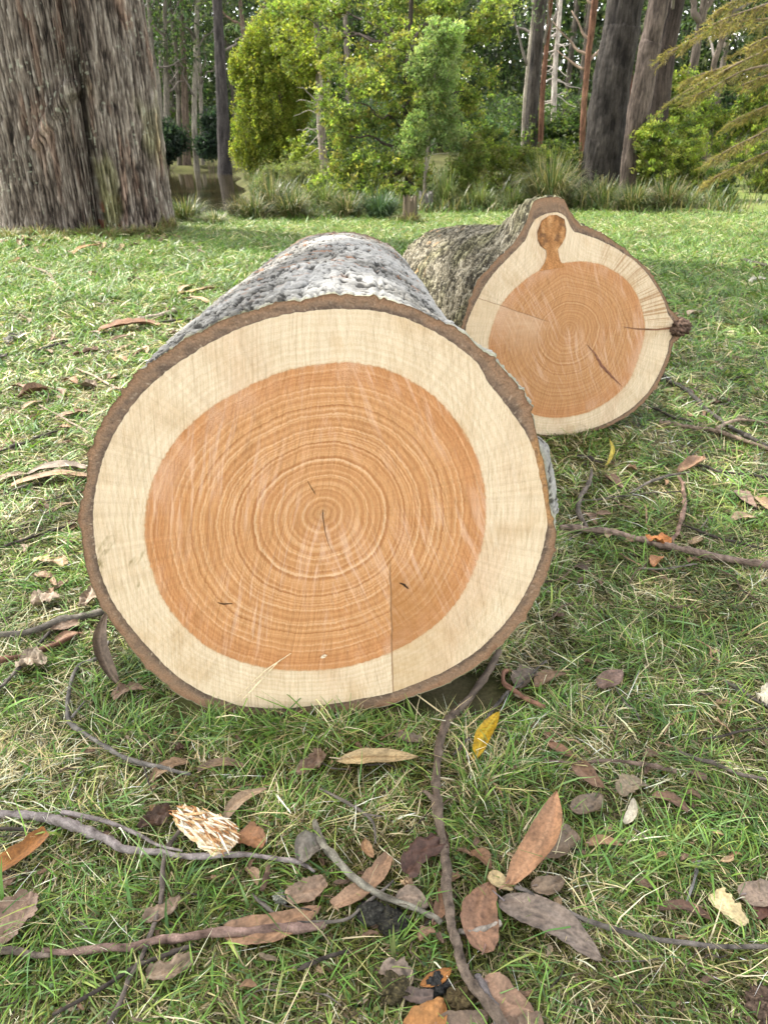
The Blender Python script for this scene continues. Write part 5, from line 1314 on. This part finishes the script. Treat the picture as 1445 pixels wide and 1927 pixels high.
leaf('small brown leaf near the broken twig below the grey stick', (462, 1630), (485, 1665), 18, (.33, .235, .18), curl=.6)
leaf('cream-white folded piece of bark among dry grass', (1340, 1680), (1402, 1740), 42, (.72, .64, .45), prof='torn', curl=.6, crumple=.10, name='bark_flake', cat='bark')
leaf('pinkish-grey leaf at the edge behind the cream-white bark', (1392, 1688), (1462, 1664), 44, (.33, .265, .245), prof='ovate')
leaf('dark brown leaf strip beside the cream-white bark', (1240, 1706), (1335, 1724), 18, (.16, .10, .085), prof='strip')
leaf('dark red-brown leaf at the edge below the pinkish-grey one', (1420, 1722), (1470, 1712), 26, (.15, .075, .065), prof='ovate')
leaf('narrow reddish leaf pointing at the knobbly twig', (1030, 1392), (1084, 1424), 20, (.33, .20, .15), spots=.3)
leaf('speckled brown leaf under the knobbly twig', (1082, 1432), (1137, 1482), 36, (.29, .185, .14), spots=.5, prof='ovate')
leaf('dark-blotched grey leaf below the speckled brown one', (1076, 1524), (1132, 1492), 34, (.26, .21, .18), spots=.9, prof='ovate')
leaf('thin grey leaf half sunk in dry grass', (1165, 1492), (1210, 1470), 30, (.33, .28, .23), prof='torn')
leaf('small white scrap of leaf standing in the grass', (1176, 1548), (1188, 1515), 18, (.62, .60, .57), prof='ovate', lift=.5)
leaf('long brown leaf beside the small white scrap', (1228, 1494), (1295, 1524), 20, (.27, .175, .14), prof='strip')
leaf('narrow tan leaf lying level in the dry grass', (1100, 1590), (1172, 1588), 17, (.36, .235, .165))
leaf('ragged grey leaf behind the upright pinkish-brown leaf', (1000, 1612), (1078, 1560), 40, (.28, .225, .195), prof='torn', spots=.3)
leaf('cream leaf lying against the stalk of the upright leaf', (920, 1640), (966, 1672), 28, (.50, .42, .28), prof='ovate')
leaf('brown leaf left of the upright pinkish-brown leaf', (885, 1600), (925, 1632), 26, (.26, .155, .105), curl=.6)
leaf('dull brown leaf under the ragged grey leaf', (1000, 1672), (1062, 1650), 32, (.25, .195, .165), prof='ovate')
leaf('mauve leaf standing in the grass below the peeling branch', (1124, 1290), (1168, 1272), 28, (.29, .205, .195), prof='ovate', lift=.25)
leaf('brown leaf in the shade right of the curled bark ribbon', (1005, 1292), (1066, 1266), 22, (.27, .18, .13))
leaf('grey leaf in the dark beside the curled bark ribbon', (972, 1290), (1012, 1262), 30, (.20, .165, .15), prof='torn')
leaf('tall curled grey-brown leaf standing against the big log', (226, 1292), (216, 1204), 26, (.20, .155, .135), curl=.7, lift=.5, sickle=.15)
leaf('brown flat leaf at the foot of the tall curled one', (212, 1312), (268, 1290), 24, (.27, .19, .155), prof='torn')
leaf('crumpled pale grey leaf under the thin dark twig', (34, 1256), (90, 1248), 30, (.42, .36, .33), prof='torn', crumple=.3)
leaf('crumpled pale leaf above the gnarled grey stick', (62, 1142), (112, 1124), 30, (.44, .37, .34), prof='torn', crumple=.3)
leaf('ridged pale grey leaf beside the bark edge of the big log', (152, 1140), (186, 1102), 28, (.38, .31, .28), prof='torn', crumple=.3)
leaf('pinkish bark scrap under the gnarled grey stick', (95, 1180), (150, 1172), 18, (.30, .22, .19), prof='torn', name='bark_flake', cat='bark')
leaf('reddish leaf between the gnarled stick and the reddish ribbon', (98, 1212), (158, 1190), 18, (.30, .19, .145))
leaf('tan leaf at the end of the zigzag twig', (282, 1468), (352, 1430), 24, (.33, .235, .175), prof='torn')
leaf('small dark seed case in moss near the zigzag twig', (330, 1412), (346, 1404), 14, (.09, .05, .035), prof='torn', crumple=.4, name='seed_case', cat='seed')
leaf('grey-brown bark scrap right of the zigzag twig', (372, 1448), (458, 1440), 15, (.26, .195, .16), prof='strip', name='bark_flake', cat='bark')
leaf('shrivelled brown leaf at the stalk of the cream leaf', (560, 1456), (606, 1412), 30, (.25, .18, .155), prof='torn', crumple=.25)
leaf('grey curled bark scrap between the cream leaf and the long branch', (745, 1378), (792, 1392), 18, (.27, .225, .205), prof='torn', name='bark_flake', cat='bark')
leaf('curled brown leaf lit at the end of the thin grey twig', (1274, 886), (1321, 868), 18, (.36, .235, .175), curl=.8, lift=.15)
leaf('furled mauve-brown leaf near the bent grey stick', (1138, 893), (1176, 918), 20, (.25, .165, .145), curl=1.0)
leaf('narrow brown leaf at the foot of the bent grey stick', (1094, 962), (1122, 986), 16, (.29, .20, .165))
leaf('pinkish leaf tipped up right of the bent grey stick', (1118, 966), (1149, 974), 13, (.38, .275, .23), lift=.3)
leaf('mauve broad leaf in the grass at the edge of view', (1393, 922), (1422, 954), 30, (.28, .20, .19), prof='ovate')
leaf('tan twisted leaf at the edge beside the mauve broad leaf', (1424, 932), (1462, 968), 22, (.42, .315, .235), curl=.6)
leaf('low brown-grey leaf below the mauve broad leaf', (1374, 978), (1426, 974), 12, (.33, .255, .20))
leaf('splintered orange bark beside the curved pinkish stick', (1212, 1016), (1262, 1024), 18, (.50, .215, .085), prof='torn', crumple=.3, name='bark_flake', cat='bark')
leaf('small rust leaf just below the long peeling branch', (1228, 1066), (1249, 1046), 17, (.44, .225, .12), curl=.6)
leaf('curled yellow leaf on the lit grass beside the knotty log', (1140, 876), (1142, 850), 8, (.62, .55, .13), lift=.4)
leaf('small dark folded leaf between the log and the peeling branch', (1083, 1062), (1106, 1072), 18, (.14, .10, .09), prof='torn')
leaf('pale bark flake under the peeling branch', (1140, 1010), (1165, 998), 14, (.36, .27, .23), prof='torn', name='bark_flake', cat='bark')
leaf('brown leaf right of the curved pinkish stick', (1298, 1022), (1316, 1006), 14, (.30, .22, .15), prof='ovate')
leaf('dark curled leaf below the knobbly twig', (1300, 1450), (1330, 1462), 16, (.20, .14, .12), prof='torn')
# on the sunny side
leaf('heap of peeled pale bark on the sunny grass, its longest flake', (328, 556), (412, 541), 13, (.50, .375, .27), prof='strip', name='bark_flake', cat='bark', crumple=.2)
leaf('short pale flake lying on the longest bark flake', (338, 548), (372, 536), 11, (.58, .45, .33), prof='torn', name='bark_flake', cat='bark', z=.04)
leaf('pinkish flake below the longest bark flake', (340, 562), (392, 570), 9, (.45, .315, .235), prof='strip', name='bark_flake', cat='bark')
leaf('tan slab of bark before the giant tree', (138, 477), (190, 468), 11, (.52, .34, .21), prof='strip', name='bark_flake', cat='bark', lift=.1)
leaf('brown upturned curled leaf on the sunny grass', (34, 747), (104, 735), 17, (.26, .17, .125), curl=.9, crumple=.15)
leaf('pale peeled leaf below the upturned brown one', (43, 768), (88, 752), 10, (.52, .40, .32))
leaf('pinkish curled leaf with a raised tip in bright grass', (106, 784), (164, 772), 13, (.46, .335, .275), curl=.5, prof='torn')
leaf('grey slab of bark reaching to the bark edge of the big log', (50, 893), (162, 879), 16, (.31, .265, .25), prof='strip', name='bark_flake', cat='bark')
leaf('long pinkish strip of bark just under the grey slab', (22, 914), (166, 895), 13, (.41, .295, .225), prof='strip', name='bark_flake', cat='bark')
leaf('pale grey-brown bark at the edge of view left of the pinkish strip', (-10, 908), (52, 890), 16, (.33, .27, .235), prof='strip', name='bark_flake', cat='bark')
leaf('pale pink leaf alone in dull grass beside the big log', (98, 962), (146, 944), 13, (.52, .405, .325), curl=.4)
leaf('brown shrivelled leaf among dark twigs on the sunny grass', (138, 668), (184, 655), 14, (.22, .145, .115), prof='torn', crumple=.3)
leaf('reddish bark slab beside the long dark stick', (186, 622), (302, 612), 14, (.37, .225, .17), prof='strip', name='bark_flake', cat='bark')
leaf('pale oval leaf below the reddish bark slab', (214, 660), (246, 648), 11, (.50, .40, .33), prof='ovate')
leaf('brown leaf near the bark edge, half raised, on the sunny grass', (208, 640), (250, 630), 12, (.30, .22, .18), curl=.5)
leaf('blue-grey chunk of bark on the sunny grass', (14, 650), (46, 632), 15, (.20, .20, .205), prof='torn', name='bark_flake', cat='bark', crumple=.4)
leaf('dark chunk of bark at the edge of view below the blue-grey one', (-8, 682), (14, 672), 16, (.14, .13, .13), prof='torn', name='bark_flake', cat='bark', crumple=.4)
leaf('orange-brown leaf at the edge of the sunny grass', (12, 528), (34, 520), 12, (.42, .245, .13), prof='torn')
leaf('tan upturned leaf before the giant tree, at the edge of view', (18, 494), (48, 486), 11, (.40, .27, .18), prof='torn', curl=.6)
leaf('small curled brown leaf in bright grass', (120, 716), (146, 722), 10, (.30, .18, .11), curl=.8)
leaf('pale leaf lying at the tip of the straight pale twig', (200, 738), (228, 730), 10, (.50, .42, .36), prof='torn')
leaf('white scrap beside the dark stick on the far lawn', (1412, 532), (1438, 526), 8, (.72, .72, .74), prof='torn', crumple=.4, name='paper_scrap', cat='scrap')
leaf('scrap of white fluff at the edge beside the short dark twig', (1430, 1326), (1456, 1308), 22, (.78, .77, .76), prof='torn', crumple=.5, name='fluff_scrap', cat='scrap')
leaf('pinkish pale leaf on the bright lawn near the branch stub', (1292, 592), (1322, 586), 8, (.52, .42, .36), prof='ovate')
leaf('white flake on the bright lawn behind the knotty log', (1208, 473), (1222, 470), 5, (.70, .68, .62), prof='ovate')

# the torn chip of wood
def wood_chip():
    P0 = [on_ground(342, 1532, .02), on_ground(398, 1568, .03), on_ground(440, 1598, .02)]
    path = smooth_path(P0, 40)
    w = np.interp(np.linspace(0, 1, 40), [0, .1, .3, .6, .85, 1], [20, 40, 48, 58, 50, 26]) * px_size(P0[1]) * .62
    v = np.linspace(-1, 1, 33)
    T = np.gradient(path, axis=0); T /= np.linalg.norm(T, axis=1)[:, None]
    S = np.cross([0, 0, 1.], T)
    V = v[None] * (1 + .30 * fbm(np.linspace(0, 5, 40)[:, None], np.sign(v[None]) * 3.0, 1, 3))
    fibre = .6 * fbm(np.broadcast_to(v[None] * 6, (40, 33)), np.linspace(0, 3.5, 40)[:, None], 2, 4) + .8 * fbm(np.broadcast_to(v[None] * 15, (40, 33)), np.linspace(0, 6, 40)[:, None], 7, 4)
    hgt = .017 * (1 - np.abs(v[None]) ** 4) * np.sin(np.pi * np.linspace(.05, .95, 40))[:, None] ** .5 + .0065 * fibre
    P = path[:, None] + S[:, None] * (V * w[:, None])[..., None]
    P[..., 2] += hgt * .7
    C = ramp(.5 + .55 * fibre, [(.15, (.36, .17, .06)), (.4, (.62, .42, .22)), (.6, (.78, .66, .46)), (.9, (.84, .76, .60))])
    cb = MB().grid(P, C)
    for _ in range(110):
        i0 = RNG.integers(0, 34); j0 = RNG.integers(2, 31)
        a0 = P[i0, j0] + [0, 0, .002]; ln = RNG.uniform(.012, .045)
        dv = T[i0] * RNG.choice([-1, 1]) + RNG.normal(size=3) * np.array([.28, .28, .12]); dv /= np.linalg.norm(dv)
        kk = np.linspace(0, 1, 4)[:, None]
        cb.tube(a0 + dv * ln * (kk - .4) + [0, 0, .003], np.array([.0006, .0020, .0017, .0004]) * RNG.uniform(.7, 1.5), 5, np.array([(.80, .68, .48), (.86, .78, .62), (.62, .40, .20), (.42, .21, .09)][RNG.integers(4)]))
    tag(cb.build('wood_chip', M_CHIP), 'pale splintery chip of torn wood lying beside the dark stick', 'wood chip')
    for i in range(2, 38, 3): FOOT.append((P[i, 3], P[i, -4], .02))
wood_chip()

def lump(label, px, py, rpx, col, name='soil_clod', cat='clod', sq=.6, col2=None):
    c = on_ground(px, py, .012); r = rpx * px_size(c)
    th = np.linspace(0, 2 * np.pi, 44, endpoint=False); ph = np.linspace(.03, np.pi - .03, 30)
    D = np.stack([np.sin(ph)[:, None] * np.cos(th), np.sin(ph)[:, None] * np.sin(th), np.cos(ph)[:, None] + 0 * th], -1)
    nz = fbm(D[..., 0] * 2 + px, D[..., 1] * 2, D[..., 2] * 2, 5)
    P = c + D * (r * (1 + .42 * nz))[..., None] * np.array([1, .9, sq])
    f = fbm(D[..., 0] * 7 + px, D[..., 1] * 7, D[..., 2] * 7, 3)
    C = ramp(.5 + .5 * f, [(.2, np.array(col) * .4), (.6, col), (.9, col2 if col2 is not None else np.array(col) * 2)])
    tag(MB().grid(P, C, wrap=True).build(name, M_SOIL), label, cat)
    FOOT.append((c, c + [0, .001, 0], r * .8))
lump('black lump of soil behind the lichen-spotted stick', 698, 1718, 26, (.035, .034, .028))
lump('black lump of soil with straw stuck on it, just below the lichen-spotted stick', 738, 1735, 27, (.030, .029, .024), col2=(.12, .11, .06))
lump('mossy dark lump at the bottom edge left of the orange-brown leaf', 742, 1862, 30, (.060, .050, .026), col2=(.17, .14, .06))
lump('dark lump against the foot of the long crooked branch', 822, 1850, 22, (.032, .032, .030))
lump('brown mossy lump right under the foot of the long crooked branch', 866, 1884, 26, (.085, .062, .028), col2=(.15, .12, .05))
lump('small lichen-grey pebble beside the crumpled pinkish-grey leaf', 528, 1690, 13, (.22, .22, .17), name='pebble', cat='pebble', col2=(.5, .54, .48))
lump('bare brown clod of earth at the edge of view, below the wiry twig', 1440, 1890, 34, (.10, .068, .048), sq=.3)

# small flakes that nothing tells apart, grouped by where they lie
def flakes(n, region, label, group, cols, smin, smax, keep=None):
    k = 0
    while k < n:
        px, py = RNG.uniform(region[0], region[2]), RNG.uniform(region[1], region[3])
        if keep and not keep(px, py): continue
        L = .78 * RNG.uniform(smin, smax) * (1 if py > 1000 else lerp(.32, 1, max(0, (py - 430) / 570)))
        a = RNG.uniform(0, 2 * np.pi)
        g = on_ground(px, py)
        leaf(label, (px, py), (px + L * math.cos(a), py + L * .55 * math.sin(a)), L * RNG.uniform(.18, .42), np.array(cols[RNG.integers(len(cols))]) * RNG.uniform(.7, 1.3), prof=RNG.choice(['torn', 'lance', 'strip', 'torn']), curl=RNG.uniform(.2, .9), crumple=.2, group=group, name='leaf_flake', cat='leaf', stalk=False, z=RNG.uniform(.008, .022))
        k += 1
MIXC = [PINK, MAUVE, GREYL, (.22, .145, .11), (.16, .11, .09), (.42, .32, .23)]
SUNC = [(.50, .40, .31), (.42, .30, .23), (.26, .18, .14), (.36, .29, .25), (.55, .46, .36)]
flakes(34, (0, 436, 330, 472), 'bark flake in the litter round the foot of the giant tree', 'bark litter round the giant tree', [(.30, .22, .15), (.20, .14, .10), (.40, .31, .22), (.15, .10, .075)], 40, 110)
flakes(84, (0, 455, 420, 760), 'little dry flake of leaf or bark on the sunny grass before the giant tree', 'flakes on the sunny grass', SUNC, 16, 60, lambda x, y: x < 470 - (y - 470) * .75)
flakes(26, (0, 760, 180, 1130), 'little dry flake of leaf beside the round bark edge of the big log', 'flakes beside the big log', SUNC + MIXC, 18, 52, lambda x, y: x < 150)
flakes(20, (1060, 850, 1445, 1230), 'little dead leaf around the long peeling brown branch', 'dead leaves around the peeling branch', MIXC, 16, 40)
flakes(20, (1240, 620, 1445, 840), 'little dead leaf on the grass by the dark wiry branch of the knotty log', 'dead leaves by the wiry branch', MIXC, 18, 50, lambda x, y: x > 1270)
flakes(30, (1130, 430, 1445, 600), 'tiny pale flake on the bright lawn beyond the knotty log', 'pale flakes on the bright lawn', SUNC, 20, 50, lambda x, y: x > 1240 or y < 440)
flakes(30, (930, 1240, 1445, 1640), 'little dead leaf scrap in the dull grass right of the long crooked branch', 'leaf scraps right of the crooked branch', MIXC, 18, 44)
flakes(16, (940, 1640, 1445, 1927), 'little dead leaf scrap around the long wiry twig', 'leaf scraps around the wiry twig', MIXC, 24, 52)
flakes(34, (430, 1560, 900, 1927), 'little dead leaf scrap in the leafy patch around the lichen-spotted stick', 'leaf scraps around the lichen-spotted stick', MIXC, 24, 56)
flakes(22, (0, 1380, 430, 1927), 'little dead leaf scrap in the grass around the grey stick and the reddish bark', 'leaf scraps around the grey stick', MIXC, 18, 42)
flakes(16, (180, 1250, 900, 1480), 'little dead leaf scrap in the grass just in front of the big log', 'leaf scraps in front of the big log', MIXC, 16, 38, lambda x, y: y > 1350 + 0 * x)

def little_twigs(n, region, label, group, keep=None):
    k = 0
    while k < n:
        px, py = RNG.uniform(region[0], region[2]), RNG.uniform(region[1], region[3])
        if keep and not keep(px, py): continue
        L = RNG.uniform(40, 120) * (1 if py > 1000 else lerp(.35, 1, max(0, (py - 430) / 570))); a = RNG.uniform(0, np.pi)
        pts = [(px + L * t * math.cos(a) + RNG.normal() * L * .06, py + L * t * .6 * math.sin(a) + RNG.normal() * L * .05) for t in (0, .33, .66, 1)]
        twig(label, pts, [2.4, 3.6, 3.2, 2] if py > 900 else [1.8, 2.4, 2], [DRK, GREYT, BRN, TAN][RNG.integers(4)], group=group, knob=False, z=RNG.uniform(.006, .02))
        k += 1
little_twigs(26, (0, 1360, 900, 1927), 'short fine twig in the grass in front of the big log', 'fine twigs in front of the big log')
little_twigs(22, (900, 1230, 1445, 1927), 'short fine twig in the grass right of the long crooked branch', 'fine twigs right of the crooked branch')
little_twigs(14, (1060, 850, 1445, 1230), 'short fine twig around the peeling branch', 'fine twigs around the peeling branch')
little_twigs(12, (1260, 640, 1445, 840), 'short fine twig by the dark wiry branch', 'fine twigs by the wiry branch')
little_twigs(22, (0, 520, 380, 1130), 'short fine twig on the grass left of the big log', 'fine twigs left of the big log', lambda x, y: x < 470 - (y - 470) * .75 and x < 330)

# ------------------------------------------------------------------ grass
def in_log(x, y):
    a = (np.abs(x + .10) < np.where(y < 1.35, .36, .27)) & (y > 1.20) & (y < 2.68)
    d = np.array([.36 - .66, 4.30 - 2.93]); d = d / np.linalg.norm(d)
    rx, ry = x - .66, y - 2.93
    t = rx * d[0] + ry * d[1]; s = -rx * d[1] + ry * d[0]
    return a | ((t > -.03) & (t < 1.4) & (np.abs(s) < .24))

def build_grass():
    global FOOT
    xs, ys = [], []
    lo = .38
    for (y0, y1, dens) in ((lo, .75, 40000), (.75, 1.1, 40000), (1.1, 1.5, 31000), (1.5, 2.2, 19000), (2.2, 3.2, 12500), (3.2, 4.6, 8600), (4.6, 6.6, 5400), (6.6, 9.5, 3100), (9.5, 13.5, 1150)):
        hw = .62 * y1 + .35
        n = int((y1 - y0) * 2 * hw * dens)
        xs.append(RNG.uniform(-hw, hw, n)); ys.append(RNG.uniform(y0, y1, n))
    for (y0, y1, n) in ((-.2, 2.2, 42000), (2.2, 4.6, 16000)):          # thinner sward beyond both sides
        yy = RNG.uniform(y0, y1, n); hw = .62 * yy.clip(.4) + .35
        xs.append(RNG.choice([-1, 1], n) * (hw + 1.5 * RNG.random(n))); ys.append(yy)
    xs.append(RNG.uniform(-.42, .30, 2200)); ys.append(1.195 - .06 * RNG.random(2200) ** 1.3)      # longer grass the mower missed along the log
    x, y = np.concatenate(xs), np.concatenate(ys)
    # clumping
    cl = fbm(x * 9, y * 9, 0, 3); big = fbm(x * 1.7 + 4, y * 1.7, 2, 3)
    keep = RNG.random(len(x)) < np.clip(.62 + .55 * cl + .15 * big, .12, 1)
    keep &= ~in_log(x, y)
    # the leafy bare patch round the lichen-spotted stick
    pc = on_ground(700, 1720); bare = np.exp(-(((x - pc[0]) / .16) ** 2 + ((y - pc[1]) / .10) ** 2))
    pc2 = on_ground(800, 1900); bare = np.maximum(bare, np.exp(-(((x - pc2[0]) / .14) ** 2 + ((y - pc2[1]) / .08) ** 2)))
    keep &= RNG.random(len(x)) > .62 * bare
    keep &= pond_depth(x, y) < .05
    # press the grass down under what lies on it
    near = np.zeros(len(x), bool)
    for a, b, r in FOOT:
        r = r + .001
        lx, hx = min(a[0], b[0]) - r, max(a[0], b[0]) + r; ly, hy = min(a[1], b[1]) - r, max(a[1], b[1]) + r
        i = np.nonzero((x > lx) & (x < hx) & (y > ly) & (y < hy))[0]
        if not len(i): continue
        d = np.array([b[0] - a[0], b[1] - a[1]]); L2 = d @ d + 1e-9
        t = np.clip(((x[i] - a[0]) * d[0] + (y[i] - a[1]) * d[1]) / L2, 0, 1)
        q = np.hypot(x[i] - a[0] - t * d[0], y[i] - a[1] - t * d[1]) < r
        near[i[q]] = True
    keep &= ~(near & (RNG.random(len(x)) < .76))
    x, y = x[keep], y[keep]; n = len(x)
    cl = fbm(x * 9, y * 9, 0, 3); big = fbm(x * 1.7 + 4, y * 1.7, 2, 3); mid = fbm(x * 5 + 9, y * 5, 7, 3)
    dist = np.hypot(x, y)
    straw = RNG.random(n) < np.clip(.40 + .65 * mid + .30 * big, .06, .88) * np.clip(1.2 - dist * .10, .42, 1)
    long_ = (RNG.random(n) < .10) | ((np.abs(x + .06) < .36) & (y > 1.155) & (y < 1.2) & (RNG.random(n) < .12))
    Ln = RNG.gamma(6, .0062, n).clip(.012, .085) * (1 + .45 * np.clip(cl, -1, 1)) * np.where(long_, 1.7, 1) * np.clip(.85 + .05 * dist, .9, 1.25)
    outer = np.abs(x) > .62 * np.maximum(y, .4) + .36
    wd = np.where(outer, 1.9, 1.0) * RNG.uniform(.0008, .0017, n) * np.where(straw, .75, 1.0) * np.where(RNG.random(n) < .06, 1.9, 1) * np.clip(dist / 1.8, 1, 2.8)
    Ln = Ln * np.clip(dist / 4.5, 1, 1.5)
    flow = fbm(x * 4, y * 4, 11, 2) * 6.0
    az = np.where(RNG.random(n) < .55, flow + RNG.normal(size=n) * .7, RNG.uniform(0, 2 * np.pi, n))
    up = np.where(straw, RNG.uniform(.15, .8, n), RNG.uniform(.45, 1.0, n))
    hd = np.stack([np.cos(az), np.sin(az), 0 * az], -1); sd = np.stack([-np.sin(az), np.cos(az), 0 * az], -1)
    tilt = RNG.normal(size=n) * .5
    sd = sd * np.cos(tilt)[:, None] + np.array([0, 0, 1.]) * np.sin(tilt)[:, None]
    side_c = RNG.normal(size=n) * np.where(straw, .5, .22)
    z0 = terr(x, y)
    t = np.array([0, .36, .70, 1.0])
    lean = np.sqrt(np.clip(1 - up ** 2, 0, 1))
    hx = Ln[:, None] * (lean[:, None] * t + .45 * t ** 2 * (1 - .4 * up[:, None]))
    hz = Ln[:, None] * (up[:, None] * t - .48 * up[:, None] * t ** 2.2 * RNG.uniform(.2, 1.1, (n, 1)))
    root = np.stack([x, y, z0 - .002], -1)
    sd2 = np.stack([-np.sin(az), np.cos(az), 0 * az], -1)
    P = root[:, None] + hd[:, None] * hx[..., None] + sd2[:, None] * (side_c[:, None] * Ln[:, None] * t ** 2)[..., None]
    P[..., 2] += np.maximum(hz, .001)
    w = wd[:, None] * np.array([.8, 1.0, .72, .10])[None]
    V = np.stack([P - sd[:, None] * w[..., None], P + sd[:, None] * w[..., None]], 2).reshape(-1, 3)
    bi = np.arange(n)[:, None, None] * 8 + np.arange(3)[None, :, None] * 2
    q = np.stack([bi, bi + 1, bi + 3, bi + 2], -1).reshape(-1, 4)
    g = np.array([(.080, .160, .028), (.108, .195, .034), (.140, .225, .042), (.058, .125, .030), (.18, .22, .055), (.12, .19, .065)])
    s = np.array([(.50, .42, .25), (.60, .52, .34), (.38, .30, .165), (.33, .30, .13), (.66, .59, .41)])
    C = np.where(straw[:, None], s[RNG.integers(len(s), size=n)], g[RNG.integers(len(g), size=n)])
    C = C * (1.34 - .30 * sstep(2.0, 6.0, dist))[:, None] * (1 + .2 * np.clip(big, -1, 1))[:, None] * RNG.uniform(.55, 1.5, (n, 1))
    Cv = np.repeat(C, 8, 0)
    tip = np.tile(np.array([.6, .6, .95, .95, 1.08, 1.08, 1.25, 1.25]), n)[:, None]  # roots darkened, tips brightened in the colour, as shade and light among blades
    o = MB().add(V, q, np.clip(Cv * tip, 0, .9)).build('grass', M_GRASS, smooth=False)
    tag(o, kind='stuff')
    # dead thatch lying flat between the blades
    m = 190000
    yy = .40 + 5.5 * RNG.random(m) ** 1.7; xx = RNG.uniform(-1, 1, m) * (.62 * yy + .35)
    kk = ~in_log(xx, yy); xx, yy = xx[kk], yy[kk]; m = len(xx)
    a = RNG.uniform(0, 2 * np.pi, m); u = np.stack([np.cos(a), np.sin(a), RNG.normal(size=m) * .16], -1); vv = np.stack([-np.sin(a), np.cos(a), RNG.normal(size=m) * .3], -1)
    c = np.stack([xx, yy, terr(xx, yy) + RNG.uniform(.001, .010, m)], -1)
    l = RNG.uniform(.004, .016, (m, 1)) * np.clip(yy / 1.4, 1, 3)[:, None]; wv = RNG.uniform(.0006, .0016, (m, 1)) * np.clip(yy / 1.4, 1, 3)[:, None]
    V = np.stack([c - u * l - vv * wv * .4, c - u * l + vv * wv * .4, c + u * l + vv * wv, c + u * l - vv * wv], 1).reshape(-1, 3)
    cc = np.array([(.30, .23, .11), (.20, .145, .075), (.40, .32, .17), (.12, .13, .03), (.17, .19, .035), (.14, .09, .05), (.48, .40, .24)])
    pn = np.clip(.5 + .5 * fbm(xx * 5 + 9, yy * 5, 7, 3), 0, 1)
    ci = np.where(RNG.random(m) < .35 + .4 * (1 - pn), RNG.integers(3, 5, m), RNG.integers(0, 7, m))
    o = MB().add(V, np.arange(len(V)).reshape(-1, 4), np.repeat(cc[ci] * RNG.uniform(.35, 1.1, (m, 1)), 4, 0)).build('thatch', M_GRASS, smooth=False)
    tag(o, kind='stuff')
    # low clover and moss leaves between the blades
    m = 26000
    yy = .40 + 2.6 * RNG.random(m) ** 1.4; xx = RNG.uniform(-1, 1, m) * (.6 * yy + .3)
    kk = (fbm(xx * 5 + 30, yy * 5, 1, 3) > .08) & ~in_log(xx, yy)
    xx, yy = xx[kk], yy[kk]
    c = np.stack([xx, yy, terr(xx, yy) + RNG.uniform(.003, .014, len(xx))], -1)
    a = RNG.uniform(0, 2 * np.pi, len(xx)); u = np.stack([np.cos(a), np.sin(a), RNG.normal(size=len(xx)) * .25], -1); vv = np.stack([-np.sin(a), np.cos(a), RNG.normal(size=len(xx)) * .25], -1)
    r = RNG.uniform(.0022, .0050, (len(xx), 1))
    V = np.stack([c - u * r, c + vv * r * .8, c + u * r, c - vv * r * .8], 1).reshape(-1, 3)
    cc = np.array([(.07, .14, .03), (.10, .17, .035), (.13, .15, .025), (.05, .10, .025)])[RNG.integers(4, size=len(xx))]
    o = MB().add(V, np.arange(len(V)).reshape(-1, 4), np.repeat(cc, 4, 0)).build('ground_cover_leaves', M_GRASS, smooth=False)
    tag(o, kind='stuff')
build_grass()

# ------------------------------------------------------------------ camera, light, sky
cam = bpy.data.cameras.new('camera'); co = bpy.data.objects.new('camera', cam); COL.objects.link(co)
co.location = (0, 0, H); co.rotation_euler = (math.pi / 2 - PITCH, 0, 0)
cam.sensor_fit = 'VERTICAL'; cam.sensor_height = 36.0; cam.lens = 26.0
cam.clip_start = .02; cam.clip_end = 2000
cam.dof.use_dof = True; cam.dof.focus_distance = 1.35; cam.dof.aperture_fstop = 11.0
SC.camera = co

sun = bpy.data.lights.new('sun', 'SUN'); so = bpy.data.objects.new('sun', sun); COL.objects.link(so)
sun.energy = 2.1; sun.angle = math.radians(.5); sun.color = (1.0, .95, .87)
sd = Vector((SUN_AZ[0] * math.cos(SUN_EL), SUN_AZ[1] * math.cos(SUN_EL), math.sin(SUN_EL)))
so.rotation_euler = sd.to_track_quat('Z', 'Y').to_euler()
so.location = (-10, 8, 18)

w = bpy.data.worlds.new('World'); SC.world = w; w.use_nodes = True
t = w.node_tree; t.nodes.clear()
sky = t.nodes.new('ShaderNodeTexSky'); sky.sky_type = 'NISHITA'; sky.sun_disc = False
sky.sun_elevation = SUN_EL; sky.sun_rotation = math.atan2(SUN_AZ[0], SUN_AZ[1])
bg = t.nodes.new('ShaderNodeBackground'); bg.inputs[1].default_value = .15
ou = t.nodes.new('ShaderNodeOutputWorld')
g = G(t)                      # broken white cloud over the blue
tc = g.n('ShaderNodeTexCoord').outputs['Generated']
cl_ = g.ss(g.noise(tc, 2.6, 6, .6), .30, .56)
lum = g.n('ShaderNodeRGBToBW', None, {0: sky.outputs[0]}).outputs[0]
white = g.mix(1.0, (1.52, 1.46, 1.36), g.n('ShaderNodeCombineColor', None, {0: lum, 1: lum, 2: lum}).outputs[0], 'MULTIPLY')
t.links.new(g.mix(g.math('MULTIPLY', cl_, .95), sky.outputs[0], white), bg.inputs[0]); t.links.new(bg.outputs[0], ou.inputs[0])
SC.view_settings.view_transform = 'Standard'; SC.view_settings.look = 'None'
SC.view_settings.exposure = 2.42; SC.view_settings.gamma = 1
SC.render.engine = 'CYCLES'
SC.cycles.max_bounces = 8; SC.cycles.transparent_max_bounces = 4
SC.cycles.use_denoising = True
for o in list(SC.objects):
    if '_w' in o: del o['_w']
